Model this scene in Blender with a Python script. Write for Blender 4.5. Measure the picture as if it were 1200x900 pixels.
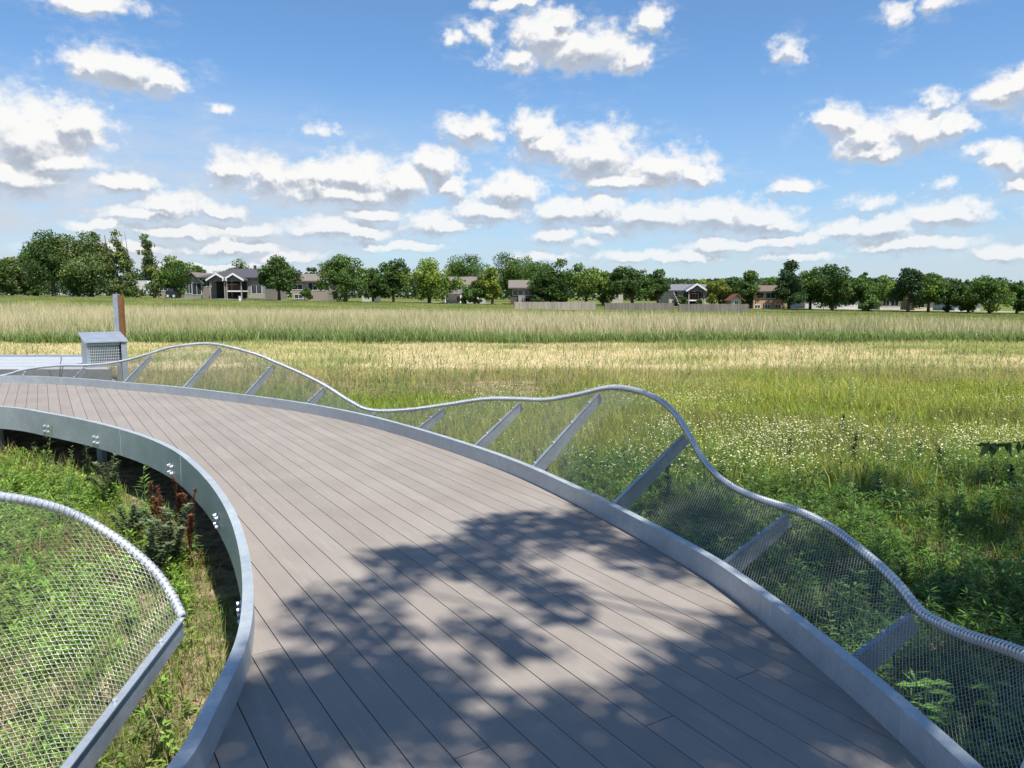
import bpy, bmesh, math, random
import numpy as np
from mathutils import Vector, Matrix

random.seed(7); RNG = np.random.default_rng(7)
for o in list(bpy.data.objects): bpy.data.objects.remove(o)
scn = bpy.context.scene
COL = scn.collection
R = math.radians

# ------------------------------------------------------------------ camera
PITCH = math.atan(105/900.0); CH = 1.6
cam_d = bpy.data.cameras.new('camera'); cam_d.sensor_width = 36; cam_d.lens = 27
cam_d.clip_start = 0.05; cam_d.clip_end = 6000
cam = bpy.data.objects.new('camera', cam_d); COL.objects.link(cam)
cam.location = (0, 0, CH); cam.rotation_euler = (math.pi/2-PITCH, 0, 0)
scn.camera = cam

def ray(u, v):
    a, b = u-600, 450-v
    return np.array([a, b*math.sin(PITCH)+900*math.cos(PITCH), b*math.cos(PITCH)-900*math.sin(PITCH)])
def on_z(u, v, z):                      # the point at height z seen at photo pixel (u, v)
    r = ray(u, v); t = (z-CH)/r[2]; return (r[0]*t, r[1]*t)
def at_y(u, v, y):                      # the point at depth y
    r = ray(u, v); t = y/r[1]; return (r[0]*t, y, CH+r[2]*t)
def azel(u, v):
    r = ray(u, v); return math.atan2(r[0], r[1]), math.atan2(r[2], math.hypot(r[0], r[1]))

# ------------------------------------------------------------------ sun, sky, exposure
SUN_EL = R(63); SX, SY = 0.60, -0.80
SUND = Vector((SX*math.cos(SUN_EL), SY*math.cos(SUN_EL), math.sin(SUN_EL))).normalized()
sl = bpy.data.lights.new('sun', 'SUN'); sl.energy = 4.9; sl.angle = R(0.55); sl.color = (1.0, 0.955, 0.88)
so = bpy.data.objects.new('sun', sl); COL.objects.link(so)
so.rotation_euler = SUND.to_track_quat('Z', 'Y').to_euler(); so.location = (0, 0, 50)
scn.view_settings.view_transform = 'Standard'; scn.view_settings.look = 'None'
scn.view_settings.exposure = 0.55; scn.view_settings.gamma = 1.0
scn.view_settings.use_curve_mapping = False
SKY_STRENGTH = 0.10

class NT:
    """small helper round a node tree"""
    def __init__(s, nt): s.nt = nt; s.n = nt.nodes; s.l = nt.links
    def new(s, t, **k):
        n = s.n.new(t)
        for a, b in k.items(): setattr(n, a, b)
        return n
    def put(s, sock, v):
        if isinstance(v, bpy.types.NodeSocket): s.l.new(v, sock)
        elif v is not None: sock.default_value = v
    def m(s, op, a, b=None, c=None, clamp=False):
        n = s.new('ShaderNodeMath', operation=op, use_clamp=clamp); s.put(n.inputs[0], a)
        if b is not None: s.put(n.inputs[1], b)
        if c is not None: s.put(n.inputs[2], c)
        return n.outputs[0]
    def v(s, op, a, b=None, out=0):
        n = s.new('ShaderNodeVectorMath', operation=op); s.put(n.inputs[0], a)
        if b is not None: s.put(n.inputs[3 if op == 'SCALE' else 1], b)
        return n.outputs[out]
    def noise(s, vec, scale, detail=4, rough=0.55, out=0, dim='3D', dist=0.0):
        n = s.new('ShaderNodeTexNoise', noise_dimensions=dim); s.put(n.inputs['Vector'], vec)
        s.put(n.inputs['Scale'], scale); s.put(n.inputs['Detail'], detail); s.put(n.inputs['Roughness'], rough)
        s.put(n.inputs['Distortion'], dist)
        return n.outputs[out]
    def ramp(s, f, stops, interp='LINEAR'):
        n = s.new('ShaderNodeValToRGB'); n.color_ramp.interpolation = interp
        while len(n.color_ramp.elements) < len(stops): n.color_ramp.elements.new(0.5)
        for e, (p, c) in zip(n.color_ramp.elements, stops):
            e.position = p; e.color = (c[0], c[1], c[2], 1) if not isinstance(c, (int, float)) else (c, c, c, 1)
        s.put(n.inputs[0], f); return n.outputs[0]
    def mix(s, f, a, b, mode='MIX'):
        n = s.new('ShaderNodeMix', data_type='RGBA', blend_type=mode)
        s.put(n.inputs[0], f)
        for i, c in ((6, a), (7, b)):
            s.put(n.inputs[i], (c[0], c[1], c[2], 1) if isinstance(c, (tuple, list)) and len(c) == 3 else c)
        return n.outputs[2]
    def mr(s, x, a, b, c=0.0, d=1.0, t='LINEAR'):
        n = s.new('ShaderNodeMapRange', interpolation_type=t, clamp=True)
        s.put(n.inputs[0], x); s.put(n.inputs[1], a); s.put(n.inputs[2], b); s.put(n.inputs[3], c); s.put(n.inputs[4], d)
        return n.outputs[0]

world = bpy.data.worlds.new('World'); scn.world = world; world.use_nodes = True
world.cycles.sampling_method = 'MANUAL'; world.cycles.sample_map_resolution = 256
scn.cycles.max_bounces = 5; scn.cycles.diffuse_bounces = 3; scn.cycles.glossy_bounces = 2; scn.cycles.transmission_bounces = 3
def build_world():
    T = NT(world.node_tree); T.n.clear()
    # (u, v, half width, half height) of each cumulus tower as seen in the sky, in photo pixels
    B = [(100,4,62,12),(140,82,66,24),(185,92,34,18),(105,78,36,18),
         (38,165,84,46),(85,148,40,34),(20,205,78,22),(60,190,60,20),
         (268,196,27,24),(318,208,36,22),(372,216,36,17),(420,208,48,27),(470,214,38,22),(512,194,30,20),(528,219,20,14),(400,226,100,14),
         (196,240,44,16),(215,272,50,9),(385,267,58,13),(425,272,30,9),(515,263,44,12),(120,292,80,8),(270,290,60,8),(330,302,50,6),
         (640,42,40,30),(690,56,56,27),(736,68,30,16),(604,72,36,14),(655,24,26,14),
         (763,26,23,14),(535,46,14,10),(566,40,18,12),(600,2,36,9),
         (552,153,34,17),(626,158,26,25),(640,172,40,20),(705,182,56,30),(770,198,60,22),(815,206,28,16),(740,212,80,12),
         (598,226,42,24),(575,246,50,14),(660,248,50,17),(705,244,36,18),(760,254,70,15),(840,252,46,20),(888,256,46,19),(900,264,40,12),
         (650,275,25,13),(690,284,22,8),(845,288,46,9),(800,300,60,7),(560,262,26,6),(740,300,50,8),(640,300,40,6),
         (980,143,32,19),(1015,160,48,24),(1075,156,48,24),(1112,148,26,17),(1092,120,16,12),(1020,176,50,14),
         (927,56,15,13),(1048,22,16,14),(1095,2,24,10),(1172,112,44,16),(1205,98,30,20),
         (1186,188,36,18),(1190,216,26,10),(1148,175,18,8),(1113,216,20,8),(935,218,26,10),
         (1105,252,54,15),(1140,240,22,9),(1040,268,56,15),(985,268,34,12),(1075,286,80,12),(1180,296,60,10),(955,280,26,8),(940,300,50,5),
         (375,152,18,8),(258,130,14,6),(150,215,40,10),(255,246,34,9),(180,250,60,8),(120,262,50,7),(300,272,40,8),(440,250,40,8),(470,288,60,6),(250,312,70,5),(380,205,60,16),(1020,240,30,8),(700,270,30,8),(900,285,60,7),(1260,120,60,30),(-80,120,70,30),(1300,250,90,26),(-120,220,90,30)]
    blobs = []
    for (u, v, w, h) in B:
        a, e = azel(u, v); a1, _ = azel(u+w, v); _, e1 = azel(u, v-h)
        blobs.append((a, e, abs(a1-a)*1.12, abs(e1-e)*1.25, 0.62 if w*h < 260 else 1.0))
    rr = random.Random(3); rest = []           # clouds outside the photograph, so that the sky goes on all round
    for i in range(10):
        a = rr.uniform(0.95, 2*math.pi-0.95); e = rr.uniform(0.08, 0.6)
        rest.append((a if a < math.pi else a-2*math.pi, e, rr.uniform(.10, .22), rr.uniform(.03, .07), 1.0))
    tc = T.new('ShaderNodeTexCoord'); sep = T.new('ShaderNodeSeparateXYZ'); T.put(sep.inputs[0], tc.outputs['Generated'])
    az = T.m('ARCTAN2', sep.outputs[0], sep.outputs[1]); el = T.m('ARCSINE', sep.outputs[2])
    cmb = T.new('ShaderNodeCombineXYZ'); T.put(cmb.inputs[0], az); T.put(cmb.inputs[1], el); P = cmb.outputs[0]
    sky = T.new('ShaderNodeTexSky', sky_type='NISHITA', sun_disc=False)
    sky.sun_elevation = SUN_EL; sky.sun_rotation = math.atan2(SX, SY); sky.altitude = 300
    sky.air_density = 1.0; sky.dust_density = 0.35; sky.ozone_density = 2.6
    base = T.mix(1.0, sky.outputs[0], (0.77, 0.98, 1.13), 'MULTIPLY')
    base = T.mix(T.mr(el, 0.0, 0.30, 0.42, 0.0, 'SMOOTHSTEP'), base, tuple(c*0.50/SKY_STRENGTH for c in (0.46, 0.66, 0.98)))
    def sky_shader():
        """the clear sky with its thin high veil, as colour"""
        veil_n = T.noise(T.v('MULTIPLY', P, (1.0, 4.0, 1)), 7.0, 7, 0.66)
        left = T.m('MULTIPLY', T.mr(az, -0.36, 0.10, 1.0, 0.14, 'SMOOTHSTEP'), T.mr(el, 0.09, 0.27, 1.0, 0.0, 'SMOOTHSTEP'))
        low = T.mr(el, 0.0, 0.17, 0.62, 0.0, 'SMOOTHSTEP')
        vf = T.m('MULTIPLY', T.mr(veil_n, 0.22, 0.58, t='SMOOTHSTEP'), T.m('MAXIMUM', low, T.m('MULTIPLY', left, 0.92)), clamp=True)
        return T.mix(vf, base, tuple(c*0.56/SKY_STRENGTH for c in (0.76, 0.83, 0.93)))
    veiled = sky_shader(); P_ = P; TW = T
    def shader(bl, T=T, P=P):
        if not bl:
            bg = T.new('ShaderNodeBackground'); bg.inputs[1].default_value = SKY_STRENGTH
            T.put(bg.inputs[0], veiled); return bg.outputs[0]
        g = bpy.data.node_groups.new('cloud_sector', 'ShaderNodeTree')
        g.interface.new_socket('P', in_out='INPUT', socket_type='NodeSocketVector')
        g.interface.new_socket('Sky', in_out='INPUT', socket_type='NodeSocketColor')
        g.interface.new_socket('Shader', in_out='OUTPUT', socket_type='NodeSocketShader')
        gn = world.node_tree.nodes.new('ShaderNodeGroup'); gn.node_tree = g
        world.node_tree.links.new(P_, gn.inputs[0]); world.node_tree.links.new(veiled, gn.inputs[1])
        T = NT(g); gi = T.new('NodeGroupInput'); P = gi.outputs[0]; skyc = gi.outputs[1]; gout = T.new('NodeGroupOutput')
        bg = T.new('ShaderNodeBackground'); bg.inputs[1].default_value = SKY_STRENGTH
        def field(V):
            w1 = T.v('SUBTRACT', T.noise(V, 30.0, 3, 0.65, out=1), (0.5, 0.5, 0.5))
            P1 = T.v('ADD', V, T.v('MULTIPLY', w1, (0.060, 0.028, 0.0))); cur = None
            for (a, e, rx, ry, wt) in bl:
                L = T.v('LENGTH', T.v('MULTIPLY', T.v('SUBTRACT', P1, (a, e, 0)), (1/rx, 1/ry, 0)), out=1)
                f = T.m('MULTIPLY_ADD', L, -wt, wt)
                cur = f if cur is None else T.m('MAXIMUM', cur, f)
            V2 = T.v('MULTIPLY', V, (1, 1.35, 1))
            n1 = T.noise(V2, 46.0, 6, 0.60); n0 = T.noise(V2, 15.0, 2, 0.5)
            return T.m('ADD', T.m('ADD', cur, T.m('MULTIPLY_ADD', n1, 1.45, -0.74)), T.m('MULTIPLY_ADD', n0, 0.7, -0.30)), cur
        D0, b0 = field(P); D1, b1 = field(T.v('ADD', P, (0.003, 0.011, 0)))
        el_ = T.new('ShaderNodeSeparateXYZ'); T.put(el_.inputs[0], P); el_ = el_.outputs[1]
        alpha = T.mr(D0, -0.20, 0.56, t='SMOOTHSTEP')
        alpha = T.m('MULTIPLY', alpha, T.mr(el_, 0.0, 0.14, 0.62, 0.97))
        # wisps torn off round the clouds
        wn = T.noise(T.v('MULTIPLY', P, (1, 2.2, 1)), 17.0, 7, 0.68)
        wisp = T.m('MULTIPLY', T.mr(wn, 0.47, 0.74, t='SMOOTHSTEP'), T.mr(b0, -1.1, 0.1, 0.0, 0.55, 'SMOOTHSTEP'))
        sh = T.m('ADD', T.m('MULTIPLY', T.m('SUBTRACT', D0, D1), 0.75), T.m('MULTIPLY', T.m('SUBTRACT', b0, b1), 2.6))
        lit = T.mr(sh, -0.85, 0.50, t='SMOOTHSTEP')
        thick = T.mr(D0, 0.2, 0.9)
        cw = T.mix(lit, (0.54, 0.60, 0.70), (1.0, 0.99, 0.975))
        cw = T.mix(T.m('MULTIPLY', T.m('SUBTRACT', 1.0, lit), T.m('MULTIPLY', thick, 0.7)), cw, (0.36, 0.40, 0.48))
        skyc2 = T.mix(wisp, skyc, tuple(c*0.60/SKY_STRENGTH for c in (0.80, 0.86, 0.96)))
        fin = T.mix(alpha, skyc2, T.v('SCALE', cw, 0.67/SKY_STRENGTH))
        T.put(bg.inputs[0], fin); g.links.new(bg.outputs[0], gout.inputs[0]); return gn.outputs[0]
    # the sky is cut into sectors so that each ray only meets the clouds round it
    edges = [-0.80, -0.52, -0.38, -0.24, -0.10, 0.03, 0.16, 0.30, 0.46, 0.80]
    def near(b, lo, hi): return b[0]+b[2]*1.9 > lo and b[0]-b[2]*1.9 < hi
    def pick(k0, k1):
        if k1-k0 == 1: return shader([b for b in blobs if near(b, edges[k0], edges[k1])])
        m_ = (k0+k1)//2; mx = T.new('ShaderNodeMixShader'); T.put(mx.inputs[0], T.m('GREATER_THAN', az, edges[m_]))
        T.put(mx.inputs[1], pick(k0, m_)); T.put(mx.inputs[2], pick(m_, k1)); return mx.outputs[0]
    def choose(f, a, b):
        mx = T.new('ShaderNodeMixShader'); T.put(mx.inputs[0], f); T.put(mx.inputs[1], a); T.put(mx.inputs[2], b); return mx.outputs[0]
    front = choose(T.m('GREATER_THAN', el, 0.52), pick(0, len(edges)-1), shader(None))
    allr = choose(T.m('LESS_THAN', T.m('ABSOLUTE', az), 0.80), shader(rest), front)
    # below the horizon nothing is seen but the ground: plain sky colour
    out = T.new('ShaderNodeOutputWorld'); T.l.new(choose(T.m('GREATER_THAN', el, -0.01), shader(None), allr), out.inputs[0])
build_world()

# ------------------------------------------------------------------ helpers
MATS = {}
def mat(name, fn):
    if name in MATS: return MATS[name]
    m = bpy.data.materials.new(name); m.use_nodes = True
    T = NT(m.node_tree); bs = T.n['Principled BSDF']; fn(T, bs); MATS[name] = m; return m
def coords(T, kind='Object'): return T.new('ShaderNodeTexCoord').outputs[kind]
def bump(T, bs, h, strength=0.4, dist=0.01):
    b = T.new('ShaderNodeBump'); b.inputs['Strength'].default_value = strength; b.inputs['Distance'].default_value = dist
    T.put(b.inputs['Height'], h); T.l.new(b.outputs[0], bs.inputs['Normal'])
def plain(name, c, rough=0.7, var=0.15, scale=6.0, metal=0.0, spec=0.3):
    def f(T, bs):
        n = T.noise(coords(T), scale, 5, 0.6)
        T.put(bs.inputs['Base Color'], T.mix(n, tuple(x*(1-var) for x in c), tuple(min(1, x*(1+var)) for x in c)))
        bs.inputs['Roughness'].default_value = rough; bs.inputs['Metallic'].default_value = metal
        bs.inputs['Specular IOR Level'].default_value = spec
    return mat(name, f)

def tag(o, label=None, cat=None, group=None, kind=None):
    if label: o['label'] = label
    if cat: o['category'] = cat
    if group: o['group'] = group
    if kind: o['kind'] = kind
    return o
def empty(name, loc, label, cat, group=None, rz=0.0):
    o = bpy.data.objects.new(name, None); o.empty_display_size = 0.2; COL.objects.link(o)
    o.location = loc; o.rotation_euler = (0, 0, rz); return tag(o, label, cat, group)

class MB:
    """collects geometry and links it as one mesh object; coordinates are local to the parent"""
    def __init__(s): s.v = []; s.f = []
    def add(s, vs, fs):
        k = len(s.v); s.v += [tuple(map(float, p)) for p in vs]; s.f += [tuple(i+k for i in f) for f in fs]; return s
    def box(s, x0, x1, y0, y1, z0, z1):
        return s.add([(x0,y0,z0),(x1,y0,z0),(x1,y1,z0),(x0,y1,z0),(x0,y0,z1),(x1,y0,z1),(x1,y1,z1),(x0,y1,z1)],
                     [(0,3,2,1),(4,5,6,7),(0,1,5,4),(1,2,6,5),(2,3,7,6),(3,0,4,7)])
    def prism(s, poly, y0, y1):          # polygon in x,z extruded along y
        n = len(poly); vs = [(x, y0, z) for x, z in poly]+[(x, y1, z) for x, z in poly]
        return s.add(vs, [tuple(range(n)), tuple(range(2*n-1, n-1, -1))]+[(i+n, (i+1)%n+n, (i+1)%n, i) for i in range(n)])
    def tube(s, pts, rad, n=6, closed_ends=True):
        pts = [Vector(p) for p in pts]; m = len(pts)
        rad = rad if hasattr(rad, '__len__') else [rad]*m
        vs = []; t = (pts[1]-pts[0]).normalized(); a = t.orthogonal().normalized()
        for i in range(m):
            t2 = (pts[min(i+1, m-1)]-pts[max(i-1, 0)]).normalized()
            a = (a-t2*a.dot(t2)).normalized(); b = t2.cross(a)
            for k in range(n):
                w = 2*math.pi*k/n; vs.append(pts[i]+(a*math.cos(w)+b*math.sin(w))*rad[i])
        fs = [(i*n+k, i*n+(k+1)%n, (i+1)*n+(k+1)%n, (i+1)*n+k) for i in range(m-1) for k in range(n)]
        if closed_ends: fs += [tuple(range(n-1, -1, -1)), tuple(range((m-1)*n, m*n))]
        return s.add(vs, fs)
    def build(s, name, m, parent=None, smooth=False):
        me = bpy.data.meshes.new(name); me.from_pydata(s.v, [], s.f); me.materials.append(m); me.update()
        if smooth: me.shade_smooth()
        o = bpy.data.objects.new(name, me); COL.objects.link(o)
        if parent: o.parent = parent
        return o

def np_mesh(name, V, F, m, cols=None, parent=None, smooth=False):
    """V (n,3), F (k,3) or (k,4); cols (n,3) point colours"""
    me = bpy.data.meshes.new(name); V = np.asarray(V, np.float32); F = np.asarray(F, np.int32); w = F.shape[1]
    me.vertices.add(len(V)); me.vertices.foreach_set('co', V.ravel())
    me.loops.add(F.size); me.loops.foreach_set('vertex_index', F.ravel())
    me.polygons.add(len(F)); me.polygons.foreach_set('loop_start', np.arange(0, F.size, w, dtype=np.int32))
    me.polygons.foreach_set('loop_total', np.full(len(F), w, np.int32))
    if cols is not None:
        ca = me.attributes.new('tint', 'FLOAT_COLOR', 'POINT')
        c4 = np.ones((len(V), 4), np.float32); c4[:, :3] = cols; ca.data.foreach_set('color', c4.ravel())
    me.materials.append(m); me.update(calc_edges=True); me.validate()
    if smooth: me.shade_smooth()
    o = bpy.data.objects.new(name, me); COL.objects.link(o)
    if parent: o.parent = parent
    return o

def catmull(pts, n):
    """evenly resample a smooth curve through pts into n points"""
    P = np.array(pts, float); Q = []
    E_ = np.vstack([2*P[0]-P[1], P, 2*P[-1]-P[-2]])
    for i in range(1, len(E_)-2):
        p0, p1, p2, p3 = E_[i-1:i+3]
        for t in np.linspace(0, 1, 24, endpoint=False):
            Q.append(0.5*((2*p1)+(-p0+p2)*t+(2*p0-5*p1+4*p2-p3)*t*t+(-p0+3*p1-3*p2+p3)*t**3))
    Q.append(P[-1]); Q = np.array(Q)
    L = np.r_[0, np.cumsum(np.linalg.norm(np.diff(Q, axis=0), axis=1))]
    s = np.linspace(0, L[-1], n)
    return np.stack([np.interp(s, L, Q[:, k]) for k in range(Q.shape[1])], 1)
def smooth(Q, it):
    Q = Q.copy()
    for _ in range(it): Q[1:-1] = 0.25*Q[:-2]+0.5*Q[1:-1]+0.25*Q[2:]
    return Q
def normals2(Q):
    t = np.gradient(Q[:, :2], axis=0); t /= np.linalg.norm(t, axis=1)[:, None]
    return np.stack([-t[:, 1], t[:, 0]], 1)          # left of the direction of travel

# ------------------------------------------------------------------ terrain
def sstep(a, b, x): t = np.clip((x-a)/(b-a), 0, 1); return t*t*(3-2*t)
def terrain(x, y):
    x = np.asarray(x, float); y = np.asarray(y, float)
    r = np.clip(x/np.maximum(y, 20), -0.8, 0.8)
    plate = 0.13-2.0*r
    z = -0.6+(plate+0.6)*sstep(60, 112, y)
    z = z+0.03*np.sin(x*0.9+1.3*np.sin(y*.4))*np.sin(y*0.7)*sstep(5, 12, y)
    return z
def tz(x, y): return float(terrain(x, y))

# ------------------------------------------------------------------ the boardwalk's plan, traced from the kerb edges
OUT_PX = [(0,440),(50,440.8),(100,443.5),(150,448),(200,452),(250,457.5),(350,470.5),(425,484.5),(475,497),(546,518),(617,542.5),(709,584),(775,617.5),(850,657),(907,698),(1013,778),(1153,898)]
INN_PX = [(0,476.5),(53,484),(107,494.5),(160,509),(200,526),(225,545),(248,570),(267,602),(279,640),(284,680),(283,715),(276,753),(258,791),(231,838),(204,895)]
KERB = 0.13
outer = [(-13.6,12.9),(-11.6,13.75)]+[on_z(u, v, KERB) for u, v in OUT_PX]+[(1.47,1.6),(1.2,.6),(.5,-.5),(-.8,-1.3),(-2.2,-1.6),(-3.6,-1.5)]
inner = [(-10.6,10.1),(-8.6,10.45)]+[on_z(u, v, KERB) for u, v in INN_PX]+[(-1.16,1.93),(-1.38,1.62),(-1.72,1.38),(-2.2,1.2),(-2.8,1.1),(-3.5,1.1)]
OC = smooth(catmull(outer, 420), 40); IC = smooth(catmull(inner, 420), 24)
ON = normals2(OC); IN = normals2(IC)      # the curves run from far left to near right: left-hand side = outward for outer
deck_poly = np.vstack([OC, IC[::-1]])
def in_deck(x, y, pad=0.0):
    inside = np.zeros(len(x), bool); P = deck_poly; n = len(P); j = n-1
    for i in range(n):
        xi, yi = P[i]; xj, yj = P[j]
        if yi != yj:
            c = ((yi > y) != (yj > y)) & (x < (xj-xi)*(y-yi)/(yj-yi)+xi); inside ^= c
        j = i
    return inside

# ------------------------------------------------------------------ ground
def ground_mat(T, bs):
    P = T.new('ShaderNodeNewGeometry').outputs['Position']
    sp = T.new('ShaderNodeSeparateXYZ'); T.put(sp.inputs[0], P)
    n1 = T.noise(T.v('MULTIPLY', P, (1, 1.6, 1)), 0.35, 6, 0.6); n2 = T.noise(P, 9, 6, 0.65); n3 = T.noise(P, 1.6, 5, 0.6)
    yy = T.m('ADD', sp.outputs[1], T.m('MULTIPLY_ADD', n1, 14, -7))
    near = T.mix(T.mr(n3, .52, .70), T.mix(T.mr(n2, .35, .65), (.09,.065,.04), (.36,.28,.17)), (.07,.10,.025))
    dry = T.mix(T.mr(n3, .40, .75), (.52,.42,.27), (.33,.30,.14))
    c = T.mix(T.mr(yy, 19, 23), near, dry)
    c = T.mix(T.mr(yy, 34, 37), c, (.08,.11,.035))
    lawn = T.mix(T.mr(T.noise(P, .12, 5, .6), .35, .65), (.085,.115,.028), (.17,.18,.055))
    c = T.mix(T.mr(sp.outputs[1], 44, 50), c, lawn)
    T.put(bs.inputs['Base Color'], c); bs.inputs['Roughness'].default_value = 0.95; bs.inputs['Specular IOR Level'].default_value = 0.05
    bump(T, bs, n2, 0.8, 0.03)
GROUND = mat('ground', ground_mat)
def build_ground():
    ys = np.r_[np.linspace(-400, -20, 12), np.linspace(-18, 130, 240), np.linspace(140, 400, 20), 700, 1200, 2500]
    xs = np.r_[-2500, -1200, -600, np.linspace(-300, -60, 20), np.linspace(-56, 56, 180), np.linspace(60, 300, 20), 600, 1200, 2500]
    X, Y = np.meshgrid(xs, ys); Z = terrain(X, Y)
    V = np.stack([X.ravel(), Y.ravel(), Z.ravel()], 1); w = len(xs)
    i, j = np.meshgrid(np.arange(len(ys)-1), np.arange(w-1), indexing='ij'); a = (i*w+j).ravel()
    o = np_mesh('ground', V, np.stack([a, a+1, a+w+1, a+w], 1), GROUND, smooth=True)
    tag(o, kind='structure')
build_ground()
def strip_path():
    xs = np.linspace(-110, 110, 120); V = []
    for x in xs:
        y = 116+3*math.sin(x*.02)
        V += [(x, y, tz(x, y)+0.05), (x, y+2.6, tz(x, y+2.6)+0.05)]
    F = [(2*i, 2*i+2, 2*i+3, 2*i+1) for i in range(len(xs)-1)]
    o = np_mesh('path', V, F, plain('path_concrete', (.50,.48,.43), .9)); tag(o, kind='structure')
strip_path()

# ------------------------------------------------------------------ materials of the boardwalk
BAZ = math.atan2(55-600, 900*math.cos(PITCH)); BDIR = np.array([math.sin(BAZ), math.cos(BAZ)]); BN = np.array([BDIR[1], -BDIR[0]])
BW = 0.1405; GAP = 0.0045
def deck_mat(T, bs):
    P = coords(T)
    a = T.v('DOT_PRODUCT', P, (BDIR[0], BDIR[1], 0), out=1); b = T.v('DOT_PRODUCT', P, (BN[0], BN[1], 0), out=1)
    idx = T.m('FLOOR', T.m('DIVIDE', b, BW))
    wn = T.new('ShaderNodeTexWhiteNoise', noise_dimensions='1D'); T.put(wn.inputs['W'], idx)
    cmb = T.new('ShaderNodeCombineXYZ'); T.put(cmb.inputs[0], T.m('MULTIPLY', a, 1.4)); T.put(cmb.inputs[1], T.m('MULTIPLY', b, 70)); T.put(cmb.inputs[2], idx)
    grain = T.noise(cmb.outputs[0], 1.0, 6, 0.65)
    blot = T.noise(P, 1.3, 5, 0.6); fine = T.noise(P, 220, 2, 0.6)
    c = T.mix(wn.outputs[0], (.252,.220,.190), (.290,.255,.222))
    c = T.mix(T.mr(grain, .3, .75), T.mix(.35, c, (.16,.13,.11)), c)
    c = T.mix(T.mr(blot, .35, .7), c, T.mix(.22, c, (.42,.38,.34)))
    scr = T.noise(T.v('MULTIPLY', cmb.outputs[0], (.35, .05, 1)), 2.0, 6, .7); c = T.mix(T.m('MULTIPLY', T.mr(scr, .55, .72), .30), c, (.42,.39,.35))
    sp = T.mr(T.noise(P, 3.3, 7, 0.75), .62, .72)
    c = T.mix(T.m('MULTIPLY', sp, 0.22), c, (.14,.12,.10))
    c = T.mix(T.m('MULTIPLY', T.mr(fine, .55, .8), .35), c, (.16,.13,.11))
    T.put(bs.inputs['Base Color'], c); bs.inputs['Roughness'].default_value = 0.72; bs.inputs['Specular IOR Level'].default_value = 0.25
    bump(T, bs, T.m('ADD', grain, T.m('MULTIPLY', fine, .4)), 0.35, 0.0015)
DECK = mat('composite_deck', deck_mat)
def galv(name, lo, hi, rough=.42, metal=.55, sc=18):
    def f(T, bs):
        P = coords(T); vor = T.new('ShaderNodeTexVoronoi'); T.put(vor.inputs['Vector'], P); vor.inputs['Scale'].default_value = sc*3
        n = T.noise(P, sc*.25, 6, .65); st = T.noise(T.v('MULTIPLY', P, (9, 9, .6)), 2.2, 5, .6)
        f1 = T.m('ADD', T.m('MULTIPLY', vor.outputs['Color'], .22), T.m('MULTIPLY', n, .8))
        c = T.mix(T.mr(f1, .25, .8), lo, hi)
        c = T.mix(T.m('MULTIPLY', T.mr(st, .60, .78), .35), c, tuple(min(1, h*1.5) for h in hi))
        T.put(bs.inputs['Base Color'], c); bs.inputs['Metallic'].default_value = metal
        T.put(bs.inputs['Roughness'], T.mr(n, .3, .7, rough-.08, rough+.14))
        bump(T, bs, n, .15, .002)
    return mat(name, f)
STEEL = galv('galvanised_steel', (.33,.37,.39), (.50,.54,.56), .48, .30)
PIPE = galv('galvanised_pipe', (.50,.54,.57), (.70,.73,.75), .36, .5)
WIRE = galv('stainless_wire', (.42,.43,.43), (.58,.58,.57), .36, .7)
PLATE = galv('galvanised_plate', (.34,.38,.42), (.50,.54,.58), .40, .55)

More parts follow.
